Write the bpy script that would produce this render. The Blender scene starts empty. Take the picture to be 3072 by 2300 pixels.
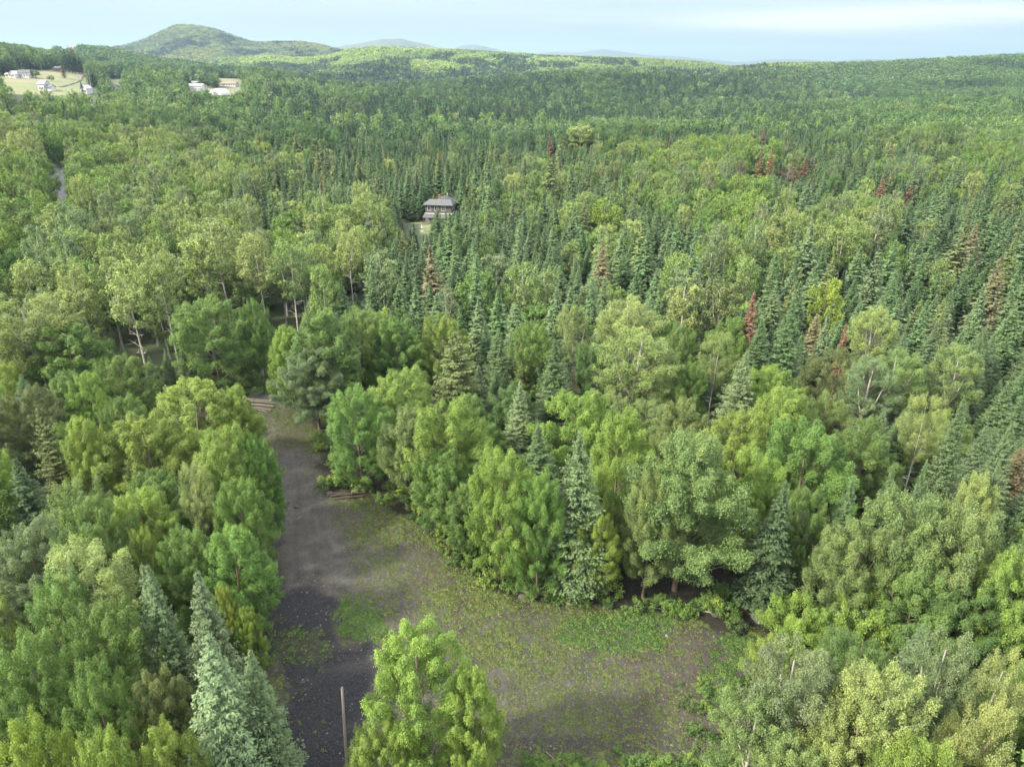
import bpy, math, random
import numpy as np

# ------------------------------------------------------------------ camera, sky, sun, exposure
CAMH, TH, FPX = 45.0, math.radians(24.2), 710.0
CT, ST = math.cos(TH), math.sin(TH)
S = bpy.context.scene
COL = S.collection
cam_d = bpy.data.cameras.new("camera")
cam_d.sensor_width = 36.0
cam_d.lens = FPX / 1024.0 * 36.0
cam_d.clip_start = 0.5
cam_d.clip_end = 60000.0
cam = bpy.data.objects.new("camera", cam_d)
cam.location = (0, 0, CAMH)
cam.rotation_euler = (math.radians(90) - TH, 0, 0)
COL.objects.link(cam)
S.camera = cam

SUN_EL, SUN_AZ = math.radians(38), math.radians(-112)      # azimuth from +Y, towards +X
W = bpy.data.worlds.new("World")
S.world = W
W.use_nodes = True
wn, wl = W.node_tree.nodes, W.node_tree.links
wn.clear()
wo = wn.new("ShaderNodeOutputWorld")
bg = wn.new("ShaderNodeBackground")
sky = wn.new("ShaderNodeTexSky")
sky.sky_type = 'NISHITA'
sky.sun_disc = False
sky.sun_elevation = SUN_EL
sky.sun_rotation = SUN_AZ
sky.altitude = 300
sky.air_density = 1.0
sky.dust_density = 1.2
sky.ozone_density = 1.4
bg.inputs['Strength'].default_value = 0.10
# thin high cloud over the sky: wisps stretched along the horizon
tc = wn.new("ShaderNodeTexCoord")
sep = wn.new("ShaderNodeSeparateXYZ")
wl.new(tc.outputs['Generated'], sep.inputs[0])
def wm(op, a, b=None, c=None, clamp=False):
    n = wn.new("ShaderNodeMath"); n.operation = op; n.use_clamp = clamp
    for i, v in enumerate((a, b, c)):
        if v is None: continue
        if isinstance(v, (int, float)): n.inputs[i].default_value = v
        else: wl.new(v, n.inputs[i])
    return n.outputs[0]
zz = wm('MAXIMUM', sep.outputs[2], 0.0)
den = wm('ADD', zz, 0.10)
cx = wm('DIVIDE', sep.outputs[0], den)
cy = wm('DIVIDE', sep.outputs[1], den)
cmb = wn.new("ShaderNodeCombineXYZ")
wl.new(cx, cmb.inputs[0]); wl.new(cy, cmb.inputs[1])
mp = wn.new("ShaderNodeMapping")
mp.inputs['Rotation'].default_value = (0, 0, 0.25)
mp.inputs['Scale'].default_value = (0.32, 1.0, 1)
mp.inputs['Location'].default_value = (1.3, 2.2, 0)
wl.new(cmb.outputs[0], mp.inputs[0])
nz = wn.new("ShaderNodeTexNoise")
nz.inputs['Scale'].default_value = 0.9
nz.inputs['Detail'].default_value = 5
nz.inputs['Roughness'].default_value = 0.45
wl.new(mp.outputs[0], nz.inputs['Vector'])
rmp = wn.new("ShaderNodeMapRange")
rmp.interpolation_type = 'SMOOTHSTEP'
rmp.inputs['From Min'].default_value = 0.40
rmp.inputs['From Max'].default_value = 0.68
wl.new(nz.outputs['Fac'], rmp.inputs['Value'])
sky_base = wn.new("ShaderNodeMix"); sky_base.data_type = 'RGBA'
sky_base.inputs[0].default_value = 0.45
elev = wn.new("ShaderNodeMapRange"); elev.interpolation_type = 'SMOOTHSTEP'
elev.inputs['From Min'].default_value = 0.0; elev.inputs['From Max'].default_value = 0.42
elev.inputs['To Min'].default_value = 0.272; elev.inputs['To Max'].default_value = 0.98
wl.new(zz, elev.inputs['Value'])
wl.new(sky.outputs[0], sky_base.inputs[6])
veil = wn.new("ShaderNodeMix"); veil.data_type = 'RGBA'          # a high thin veil of cloud, whiter towards the zenith
wl.new(wm('MULTIPLY', zz, 2.2, clamp=True), veil.inputs[0])
veil.inputs[6].default_value = (6.1, 7.7, 9.2, 1); veil.inputs[7].default_value = (8.2, 7.9, 7.4, 1)
wl.new(veil.outputs[2], sky_base.inputs[7])
mixc = wn.new("ShaderNodeMix"); mixc.data_type = 'RGBA'
side = wm('MULTIPLY_ADD', sep.outputs[0], 0.75, 0.42, clamp=True)
amt = wm('MULTIPLY', rmp.outputs[0], side)
amt = wm('MULTIPLY', amt, 0.40)
azm = wm('DIVIDE', sep.outputs[0], wm('MAXIMUM', sep.outputs[1], 0.05)); elv = wm('DIVIDE', sep.outputs[2], wm('MAXIMUM', sep.outputs[1], 0.05))
off = wm('DIVIDE', wm('SUBTRACT', elv, wm('MULTIPLY_ADD', azm, 0.037, 0.0356)), 0.013)
st_n = wn.new("ShaderNodeTexNoise"); st_n.inputs['Scale'].default_value = 1.0; st_n.inputs['Detail'].default_value = 4
st_c = wn.new("ShaderNodeCombineXYZ"); wl.new(wm('MULTIPLY', azm, 4.0), st_c.inputs[0]); wl.new(wm('MULTIPLY', elv, 45.0), st_c.inputs[1]); wl.new(st_c.outputs[0], st_n.inputs['Vector'])
streak = wm('POWER', 2.718, wm('MULTIPLY', wm('MULTIPLY', off, off), -1.0))
streak = wm('MULTIPLY', streak, wm('MULTIPLY_ADD', azm, 4.0, -0.55, clamp=True))
streak = wm('MULTIPLY', streak, wm('MULTIPLY_ADD', st_n.outputs['Fac'], 2.6, -0.30, clamp=True))
amt = wm('ADD', amt, wm('MULTIPLY', streak, 1.1), clamp=True)
wl.new(amt, mixc.inputs[0])
wl.new(sky_base.outputs[2], mixc.inputs[6])
mixc.inputs[7].default_value = (9.8, 9.9, 10.2, 1)
skys = wn.new("ShaderNodeVectorMath"); skys.operation = 'SCALE'
wl.new(mixc.outputs[2], skys.inputs[0]); wl.new(elev.outputs[0], skys.inputs['Scale'])
wl.new(skys.outputs[0], bg.inputs['Color'])
wl.new(bg.outputs[0], wo.inputs['Surface'])

sun_d = bpy.data.lights.new("sun", 'SUN')
sun_d.energy = 5.0
sun_d.angle = math.radians(5)
sun_d.color = (1.0, 0.91, 0.74)
sun = bpy.data.objects.new("sun", sun_d)
sd = (math.sin(SUN_AZ) * math.cos(SUN_EL), math.cos(SUN_AZ) * math.cos(SUN_EL), math.sin(SUN_EL))
from mathutils import Vector
sun.rotation_euler = Vector(sd).to_track_quat('Z', 'Y').to_euler()
sun.location = (0, 0, 500)
COL.objects.link(sun)
S.view_settings.view_transform = 'Standard'
S.view_settings.look = 'None'
S.view_settings.gamma = 1
S.view_settings.exposure = 2.16
S.cycles.max_bounces = 6
S.cycles.diffuse_bounces = 2
S.cycles.transmission_bounces = 3
S.cycles.glossy_bounces = 2
S.cycles.transparent_max_bounces = 8
S.cycles.volume_bounces = 1
S.cycles.caustics_reflective = False
S.cycles.caustics_refractive = False

# ------------------------------------------------------------------ noise, terrain, projection
def _hash(ix, iy, seed):
    n = (ix.astype(np.int64) * 374761393 + iy.astype(np.int64) * 668265263 + seed * 974711) & 0xffffffff
    n = ((n ^ (n >> 13)) * 1274126177) & 0xffffffff
    n = (n ^ (n >> 16)) & 0xffff
    return n / 65535.0
def vnoise(x, y, seed=0):
    x = np.asarray(x, float); y = np.asarray(y, float)
    ix = np.floor(x); iy = np.floor(y)
    fx = x - ix; fy = y - iy
    fx = fx * fx * (3 - 2 * fx); fy = fy * fy * (3 - 2 * fy)
    a = _hash(ix, iy, seed); b = _hash(ix + 1, iy, seed); c = _hash(ix, iy + 1, seed); d = _hash(ix + 1, iy + 1, seed)
    return (a * (1 - fx) + b * fx) * (1 - fy) + (c * (1 - fx) + d * fx) * fy
def fbm(x, y, seed=0, oct=4):
    s = 0; a = 0.5; t = 0
    x = np.asarray(x, float); y = np.asarray(y, float)
    for k in range(oct):
        s = s + a * vnoise(x, y, seed + k * 17); t += a
        x = x * 2.03 + 5.1; y = y * 2.03 + 1.7; a *= 0.5
    return s / t

SC = np.array([-.9, -.66, -.5, -.33, -.165, 0, .165, .33, .5, .66, .9])
YR = np.array([90, 150, 220, 300, 400, 550, 700, 900, 1400, 2000, 2600, 3200, 4500, 20000.])
ZT = np.array([
    [0, 0, 0, 0, 0, 0, 0, 0, 0, 0, 0],
    [8, 5, 2, 0, 0, 0, 0, 0, 0, 0, 0],
    [16, 12, 5, 1, 0, 0, 1, 2, 1, 0, 0],
    [22, 18, 8, 3, 1, 1, 4, 6, 4, 2, 2],
    [24, 21, 13, 6, 0, 0, 3, 4, 2, 2, 3],
    [25, 24, 20, 12, 0, -5, -4, -2, -1, 2, 4],
    [30, 30, 28, 20, 6, -2, -6, -6, -2, 4, 8],
    [36, 36, 32, 24, 8, 0, -6, -8, -4, 2, 4],
    [22, 22, 26, 16, 6, -4, -8, -6, 2, 6, 10],
    [20, 20, 24, 20, 16, 8, 4, 0, -10, -10, -10],
    [10, 10, 20, 14, 0, -10, -20, -20, -20, -20, -20],
    [10, 10, 20, 10, 0, -20, -30, -30, -30, -30, -30],
    [0, 0, 0, -10, -20, -30, -30, -30, -30, -30, -30],
    [-60] * 11], float)
def slope_of(py):
    return np.tan(np.arctan((383.0 - np.asarray(py, float)) / FPX) - TH)
def s_of(px, py=55.0):
    v = (383.0 - py) / FPX
    return (np.asarray(px, float) - 512) / FPX / (CT + v * ST)
NEARR = [  # ridges of the wooded country: (distance, half depth near side, far side, canopy, [(px, py)])
    (1000., 330., 200., 11., [(-260, 44), (-60, 44), (0, 45.5), (25, 48), (50, 53), (75, 60), (110, 70), (160, 80), (220, 90)]),
    (1450., 300., 220., 11., [(20, 75), (48, 56), (58, 46.5), (75, 45), (105, 46.5), (125, 50), (160, 58), (230, 66), (300, 74)]),
    (1150., 260., 200., 11., [(300, 92), (380, 84), (470, 78), (560, 71), (610, 69), (680, 73), (740, 80), (800, 92)]),
    (1500., 380., 330., 11., [(690, 84), (735, 66), (765, 63.5), (800, 63), (840, 62.5), (880, 61.5), (910, 60), (945, 58), (985, 56), (1024, 54), (1200, 50), (1400, 50)]),
    (2150., 420., 350., 12., [(190, 72), (230, 60), (262, 56), (300, 59), (330, 56), (350, 49), (375, 46), (392, 46.5), (430, 48), (470, 49.5), (510, 52.5), (560, 55), (640, 57.5), (700, 61), (735, 66), (780, 80)]),
    (3200., 620., 500., 12., [(40, 80), (70, 56), (105, 47.5), (125, 45), (142, 40.5), (158, 34.3), (170, 28.8), (179, 24.8), (186, 24.3), (196, 24.6), (207, 25.6), (222, 29.3), (238, 35.5), (252, 40.3), (262, 41.5), (278, 40.5), (300, 40.8), (316, 42.5), (332, 46.5), (350, 50), (380, 60), (420, 80)]),
]
FAR = [  # (distance, half depth, [(px, py) skyline])
    (6000., 1100., [(180, 90), (290, 56), (330, 49), (345, 45), (360, 42.5), (375, 40), (386, 38), (392, 39.5), (400, 38.5), (412, 42), (425, 44.5), (440, 48), (470, 56), (560, 90)]),
    (8000., 1200., [(400, 90), (440, 58), (455, 48), (463, 45.5), (475, 44.5), (490, 47), (505, 50.5), (522, 54), (560, 66), (640, 90)]),
    (8800., 1500., [(470, 90), (520, 62), (540, 53.5), (555, 51.5), (575, 52), (590, 50.5), (602, 49), (622, 51.5), (650, 55), (680, 56.5), (710, 59), (740, 62),
                    (765, 60), (790, 58.8), (812, 59.5), (835, 62), (850, 60), (875, 59), (910, 60), (960, 60), (1000, 59), (1100, 58), (1300, 60)]),
]
def _hermite(xs, t):
    """index and cubic weights along xs (clamped)"""
    t = np.clip(t, xs[0], xs[-1])
    i = np.clip(np.searchsorted(xs, t, side='right') - 1, 0, len(xs) - 2)
    f = (t - xs[i]) / (xs[i + 1] - xs[i])
    f = f * f * (3 - 2 * f) * 0.55 + f * 0.45
    return i, f
def ground(x, y):
    x = np.asarray(x, float); y = np.asarray(y, float)
    ye = np.maximum(y, 60.0)
    s = x / ye
    i, fi = _hermite(SC, s)
    j, fj = _hermite(np.log(YR), np.log(np.maximum(ye, 90)))
    z = (ZT[j, i] * (1 - fi) + ZT[j, i + 1] * fi) * (1 - fj) + (ZT[j + 1, i] * (1 - fi) + ZT[j + 1, i + 1] * fi) * fj
    # the wooded mountain
    am = np.clip((ye - 200) / 1500, 0, 1)
    z = z + np.clip((ye - 1800) / 600, 0, 1) * (fbm(x / 130, y / 200, 33, 3) - .6) * 26 * np.clip(1 - (ye - 4000) / 3000, 0, 1)
    z = z + am * (fbm(x / 300, y / 240, 3, 3) - .55) * 46 * np.clip(1 - (ye - 3600) / 3000, 0, 1)
    for (Y0, hn, hf, can, line) in NEARR:
        lx = s_of([p[0] for p in line]); lz = CAMH + Y0 * slope_of([p[1] for p in line]) - can
        rz = np.interp(s, lx, lz)
        wx = np.clip((s - lx[0]) / .03, 0, 1) * np.clip((lx[-1] - s) / .03, 0, 1)
        w = np.exp(-((ye - Y0) / np.where(ye < Y0, hn, hf)) ** 2) * wx
        rz = rz - 16 * np.clip(fbm(x / 110, y / 260, 57, 3) - .45, 0, 1) * np.clip((Y0 - 1600) / 500, 0, 1) * (1 - np.exp(-((ye - Y0) / 110) ** 2))
        z = np.where(rz > z, z * (1 - w) + rz * w, z)
        # the country behind the ridge drops away
    for (Y0, hd, line) in FAR:
        lx = s_of([p[0] for p in line]); lz = CAMH + Y0 * slope_of([p[1] for p in line])
        rz = np.interp(s, lx, lz, left=-60, right=lz[-1])
        rz = rz + (fbm(x / 350, y / 350, 5) - .5) * 24
        w = np.exp(-((ye - Y0) / hd) ** 2)
        z = np.maximum(z, z * (1 - w) + rz * w)
    am = np.clip((ye - 90) / 1500, 0, 1)
    z = z + np.clip((ye - 80) / 100, 0, 1) * (fbm(x / 40, y / 40, 9) - .5) * 2.5
    return z
def gz(x, y): return float(ground(np.array([x]), np.array([y]))[0])
def project(x, y, z):
    """world -> photo pixels at 1024 wide, and depth"""
    d = y * CT + (CAMH - z) * ST
    return 512 + FPX * x / d, 383 - FPX * ((z - CAMH) * CT + y * ST) / d, d
def at_top(px, py, h):
    """the ground point of something h tall whose top is seen at the pixel"""
    u = (px - 512) / FPX; v = (383 - py) / FPX
    z0 = 0.0; X = Y = 0
    k = (-ST + v * CT) / (CT + v * ST)
    for _ in range(12):
        Y = (z0 + h - CAMH) / k
        X = u * Y / (CT + v * ST)
        z0 = 0.5 * z0 + 0.5 * gz(X, Y)
    return X, Y, gz(X, Y)
def on_ground(px, py): return at_top(px, py, 0.0)

# ------------------------------------------------------------------ materials
def mat_new(name):
    m = bpy.data.materials.new(name); m.use_nodes = True
    nt = m.node_tree; nt.nodes.clear()
    return m, nt.nodes, nt.links
def simple(name, col, rough=0.8, var=0.0, scale=3.0, spec=0.3, metal=0.0):
    m, n, l = mat_new(name)
    o = n.new("ShaderNodeOutputMaterial"); b = n.new("ShaderNodeBsdfPrincipled")
    b.inputs['Roughness'].default_value = rough
    b.inputs['Specular IOR Level'].default_value = spec
    b.inputs['Metallic'].default_value = metal
    if var > 0:
        t = n.new("ShaderNodeTexNoise"); t.inputs['Scale'].default_value = scale; t.inputs['Detail'].default_value = 4
        g = n.new("ShaderNodeNewGeometry"); l.new(g.outputs['Position'], t.inputs['Vector'])
        mr = n.new("ShaderNodeMapRange"); mr.inputs['To Min'].default_value = 1 - var; mr.inputs['To Max'].default_value = 1 + var
        l.new(t.outputs['Fac'], mr.inputs['Value'])
        vm = n.new("ShaderNodeVectorMath"); vm.operation = 'SCALE'; vm.inputs[0].default_value = col[:3]
        l.new(mr.outputs[0], vm.inputs['Scale']); l.new(vm.outputs[0], b.inputs['Base Color'])
    else:
        b.inputs['Base Color'].default_value = (*col, 1)
    l.new(b.outputs[0], o.inputs['Surface'])
    return m
def leaf_material(name, transl=0.35, rough=0.55, spec=0.25):
    """tint comes from the tree, the per-leaf value v from the mesh"""
    m, n, l = mat_new(name)
    o = n.new("ShaderNodeOutputMaterial")
    a = n.new("ShaderNodeAttribute"); a.attribute_type = 'INSTANCER'; a.attribute_name = 'tint'
    v = n.new("ShaderNodeAttribute"); v.attribute_name = 'leaf_v'
    r = n.new("ShaderNodeValToRGB")
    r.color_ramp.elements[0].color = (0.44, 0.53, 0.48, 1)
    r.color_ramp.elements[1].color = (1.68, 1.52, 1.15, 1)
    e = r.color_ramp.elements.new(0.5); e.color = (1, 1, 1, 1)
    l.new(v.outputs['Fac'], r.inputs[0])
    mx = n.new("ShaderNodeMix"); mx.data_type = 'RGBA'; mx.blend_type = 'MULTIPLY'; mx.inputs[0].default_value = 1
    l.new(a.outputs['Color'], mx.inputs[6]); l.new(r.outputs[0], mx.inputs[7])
    p = n.new("ShaderNodeBsdfPrincipled")
    p.inputs['Roughness'].default_value = rough; p.inputs['Specular IOR Level'].default_value = spec
    l.new(mx.outputs[2], p.inputs['Base Color'])
    t = n.new("ShaderNodeBsdfTranslucent")
    ty = n.new("ShaderNodeMix"); ty.data_type = 'RGBA'; ty.blend_type = 'MULTIPLY'; ty.inputs[0].default_value = 1
    l.new(mx.outputs[2], ty.inputs[6]); ty.inputs[7].default_value = (1.25, 1.3, 0.6, 1)
    l.new(ty.outputs[2], t.inputs[0])
    ms = n.new("ShaderNodeMixShader"); ms.inputs[0].default_value = transl
    l.new(p.outputs[0], ms.inputs[1]); l.new(t.outputs[0], ms.inputs[2])
    l.new(ms.outputs[0], o.inputs['Surface'])
    return m
M_LEAF = leaf_material("broad_leaves", 0.26)
M_NEEDLE = leaf_material("needles", 0.10, 0.65, 0.15)
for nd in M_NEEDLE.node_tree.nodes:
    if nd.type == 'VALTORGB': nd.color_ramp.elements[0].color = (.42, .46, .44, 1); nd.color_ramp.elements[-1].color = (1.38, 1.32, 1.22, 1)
M_BARK = simple("brown_bark", (0.13, 0.10, 0.075), 0.9, 0.4, 6)
M_DARKBARK = simple("conifer_bark", (0.10, 0.075, 0.055), 0.9, 0.4, 6)
M_PALEBARK = simple("pale_bark", (0.30, 0.285, 0.245), 0.85, 0.45, 2.5)
M_WHITEBARK = simple("white_bark", (0.38, 0.365, 0.33), 0.8, 0.4, 2.0)
M_TWIG = simple("grey_twigs", (0.15, 0.13, 0.11), 0.9, 0.3, 3)

# ------------------------------------------------------------------ mesh helpers
def mesh_np(name, verts, faces_n, face_idx, mats, mat_idx=None, attrs=None, smooth=False):
    """verts (n,3); faces_n int or array of face sizes; face_idx flat indices"""
    me = bpy.data.meshes.new(name)
    verts = np.asarray(verts, np.float32); face_idx = np.asarray(face_idx, np.int32).ravel()
    nf = len(face_idx) // faces_n if isinstance(faces_n, int) else len(faces_n)
    sizes = np.full(nf, faces_n, np.int32) if isinstance(faces_n, int) else np.asarray(faces_n, np.int32)
    me.vertices.add(len(verts)); me.vertices.foreach_set('co', verts.ravel())
    me.loops.add(len(face_idx)); me.loops.foreach_set('vertex_index', face_idx)
    me.polygons.add(nf)
    st = np.concatenate([[0], np.cumsum(sizes)[:-1]]).astype(np.int32)
    me.polygons.foreach_set('loop_start', st); me.polygons.foreach_set('loop_total', sizes)
    if mat_idx is not None: me.polygons.foreach_set('material_index', np.asarray(mat_idx, np.int32))
    me.polygons.foreach_set('use_smooth', np.full(nf, smooth))
    for m in mats: me.materials.append(m)
    for an, (dom, ty, data) in (attrs or {}).items():
        a = me.attributes.new(an, ty, dom)
        a.data.foreach_set('value' if ty in ('FLOAT', 'INT') else ('color' if 'COLOR' in ty else 'vector'), np.asarray(data, np.float32 if ty != 'INT' else np.int32).ravel())
    me.update(calc_edges=True)
    return me
def rand_unit(rng, n):
    v = rng.normal(size=(n, 3)); return v / np.linalg.norm(v, axis=1, keepdims=True)
def norm(v): return v / np.maximum(np.linalg.norm(v, axis=-1, keepdims=True), 1e-9)
def leaf_quads(rng, c, nrm, size, aspect=0.6, along=None):
    """diamond leaves at c with normals nrm; size per leaf; along = preferred long axis"""
    n = len(c)
    a = rand_unit(rng, n) if along is None else along
    t = norm(a - (a * nrm).sum(1, keepdims=True) * nrm)
    b = np.cross(nrm, t)
    size = np.broadcast_to(np.asarray(size, float), (n,))[:, None]
    v = np.stack([c + t * size * .5, c + b * size * .5 * aspect, c - t * size * .5, c - b * size * .5 * aspect], 1)
    return v.reshape(-1, 3), np.arange(4 * n)
class Tubes:
    def __init__(self): self.v = []; self.f = []; self.m = []; self.n = 0
    def add(self, pts, rad, sides=5, mat=0):
        pts = np.asarray(pts, float); k = len(pts)
        ang = np.arange(sides) * 2 * math.pi / sides
        for i in range(k):
            d = pts[min(i + 1, k - 1)] - pts[max(i - 1, 0)]; d = d / max(np.linalg.norm(d), 1e-9)
            ref = np.array([1.0, 0, 0]) if abs(d[0]) < .8 else np.array([0, 1.0, 0])
            a = np.cross(d, ref); a /= np.linalg.norm(a); b = np.cross(d, a)
            self.v.append(pts[i] + rad[i] * (np.cos(ang)[:, None] * a + np.sin(ang)[:, None] * b))
        for i in range(k - 1):
            for s in range(sides):
                s2 = (s + 1) % sides; o = self.n + i * sides
                self.f.append((o + s, o + s2, o + sides + s2, o + sides + s)); self.m.append(mat)
        self.n += k * sides
    def mesh(self, name, mats):
        return mesh_np(name, np.concatenate(self.v), 4, np.array(self.f).ravel(), mats, self.m, smooth=True)

# ------------------------------------------------------------------ trees (prototype meshes: crown, trunk)
def broad_tree(name, seed, H=14., R=4.5, base=.22, nl=60, nleaf=420, leaf=.2, bark=None, lean=.0, sparse=1.0, upright=1.0, fork=False, barelow=0, lobe=1.0, top=.42, limbs=16, tsides=7, pw=2.2, thick=1.0):
    rng = np.random.default_rng(seed)
    zb = base * H
    ph0 = rng.uniform(0, 6.28)
    k1, k2 = rng.uniform(0, 6.28, 2)
    def env(t, phi):
        tt = np.where(t < top, t / top * .5, .5 + (t - top) / (1 - top) * .5)
        r = R * np.sqrt(np.clip(1 - np.abs(2 * tt - 1) ** pw, 0, 1))
        return r * (1 + .16 * np.sin(2 * phi + k1) + .12 * np.sin(3 * phi + k2 + 4 * t))
    C = []; A = []; L = []
    i = 0
    while len(C) < nl:
        i += 1
        t = rng.uniform(0.02, 1.0) ** .85
        phi = ph0 + i * 2.39996 + rng.normal() * .25
        r = float(env(np.array(t), phi))
        if rng.uniform() > .25 + .75 * r / R: continue
        q = rng.uniform(.55, .93) if rng.uniform() < .85 else rng.uniform(.1, .5)
        z = zb + t * (H - zb) * .93
        rad = np.array([math.cos(phi), math.sin(phi), 0])
        C.append(rad * r * q + np.array([0, 0, z]))
        A.append(norm(rad * (.75 - .35 * t) + np.array([0, 0, (.35 + .9 * t) * upright]) + rng.normal(size=3) * .14))
        L.append(rng.uniform(.7, 1.35) * R * .30 * lobe * (1.0 if t < .8 else .85))
    C = np.array(C); A = np.array(A); L = np.array(L)
    # leaves in each lobe: a plume along A
    li = np.repeat(np.arange(nl), np.maximum(4, (nleaf * (L / L.mean()) ** 2).astype(int)))
    n = len(li)
    d = rand_unit(rng, n)
    d[:, 2] = np.where(d[:, 2] < -.35, -d[:, 2], d[:, 2]); d = norm(d)
    rr = rng.uniform(0, 1, n) ** .33
    ax = A[li]; Ls = L[li][:, None]
    along = (d * ax).sum(1, keepdims=True)
    perp = d - along * ax
    tap = np.clip(1 - .50 * along * rr[:, None], .22, 1.3)
    # ripples on the plume so it has fingers of its own
    rip = 1 + .22 * np.sin(7 * d[:, :1] + 5 * d[:, 1:2] + li[:, None] * 1.7) * np.sin(6 * d[:, 2:3] + li[:, None])
    P = C[li] + (ax * along * 1.2 * Ls + perp * .74 * Ls * tap) * rr[:, None] * rip + rng.normal(size=(n, 3)) * leaf * .4
    nm = norm(d * .7 + np.array([0, 0, .55]) + rng.normal(size=(n, 3)) * .55)
    keep = rng.uniform(0, 1, n) < sparse
    P, nm, li = P[keep], nm[keep], li[keep]
    n = len(P)
    sz = leaf * rng.uniform(.6, 1.35, n)
    v, f = leaf_quads(rng, P, nm, sz, .62)
    lobev = rng.uniform(-.16, .16, nl)
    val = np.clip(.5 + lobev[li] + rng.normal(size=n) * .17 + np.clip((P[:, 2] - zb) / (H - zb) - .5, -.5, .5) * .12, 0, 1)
    me = mesh_np(name + "_crown", v, 4, f, [M_LEAF], attrs={'leaf_v': ('FACE', 'FLOAT', val)})
    # trunk and limbs
    T = Tubes(); bk = bark or M_BARK
    tr = (H * .0125 + .04) * thick
    bend = rng.normal(size=2) * .25 + np.array([lean, 0])
    zs = np.linspace(-.4, H * .9, 9)
    def axis(z):
        u = max(z, 0) / H
        return np.array([bend[0] * u * u * 2 + .12 * math.sin(3 * u + k1), bend[1] * u * u * 2 + .12 * math.sin(2.6 * u + k2), z])
    T.add([axis(z) for z in zs], [tr * (1.35 if z < 0 else 1) * (1 - .85 * max(z, 0) / H) for z in zs], tsides)
    if fork:
        for q in range(2):
            a = rng.uniform(0, 6.28); z0 = H * rng.uniform(.32, .5)
            p0 = axis(z0); p2 = p0 + np.array([math.cos(a) * R * .55, math.sin(a) * R * .55, H * .38])
            p1 = p0 * .5 + p2 * .5 + np.array([math.cos(a), math.sin(a), -.6]) * .35
            T.add([p0, p1, p2], [tr * .55, tr * .4, tr * .12], 5)
    order = np.argsort(-L)[:limbs] if limbs < nl else np.arange(nl)
    for q in order:
        c = C[q]; z0 = max(zb * .8, c[2] - math.hypot(c[0], c[1]) * .9 - .4)
        z0 = min(z0, H * .82)
        p0 = axis(z0); mid = p0 * .5 + c * .5 + np.array([0, 0, -.25])
        T.add([p0, mid, c], [tr * .28 * (1 - .6 * z0 / H), tr * .16, .015], 4, 1)
    for q in range(barelow):
        z0 = zb * rng.uniform(.35, 1.25); a = rng.uniform(0, 6.28); ln = rng.uniform(.8, 2.4)
        p0 = axis(z0); e = p0 + np.array([math.cos(a) * ln, math.sin(a) * ln, ln * rng.uniform(-.1, .6)])
        T.add([p0, p0 * .5 + e * .5 + np.array([0, 0, .1]), e], [.045, .03, .012], 3)
        for _ in range(2):
            w = rng.uniform(.4, .9); s0 = p0 * (1 - w) + e * w
            T.add([s0, s0 + rng.normal(size=3) * .45 + np.array([0, 0, .15])], [.02, .008], 3)
    tm = T.mesh(name + "_trunk", [bk, M_TWIG])
    return me, tm
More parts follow.
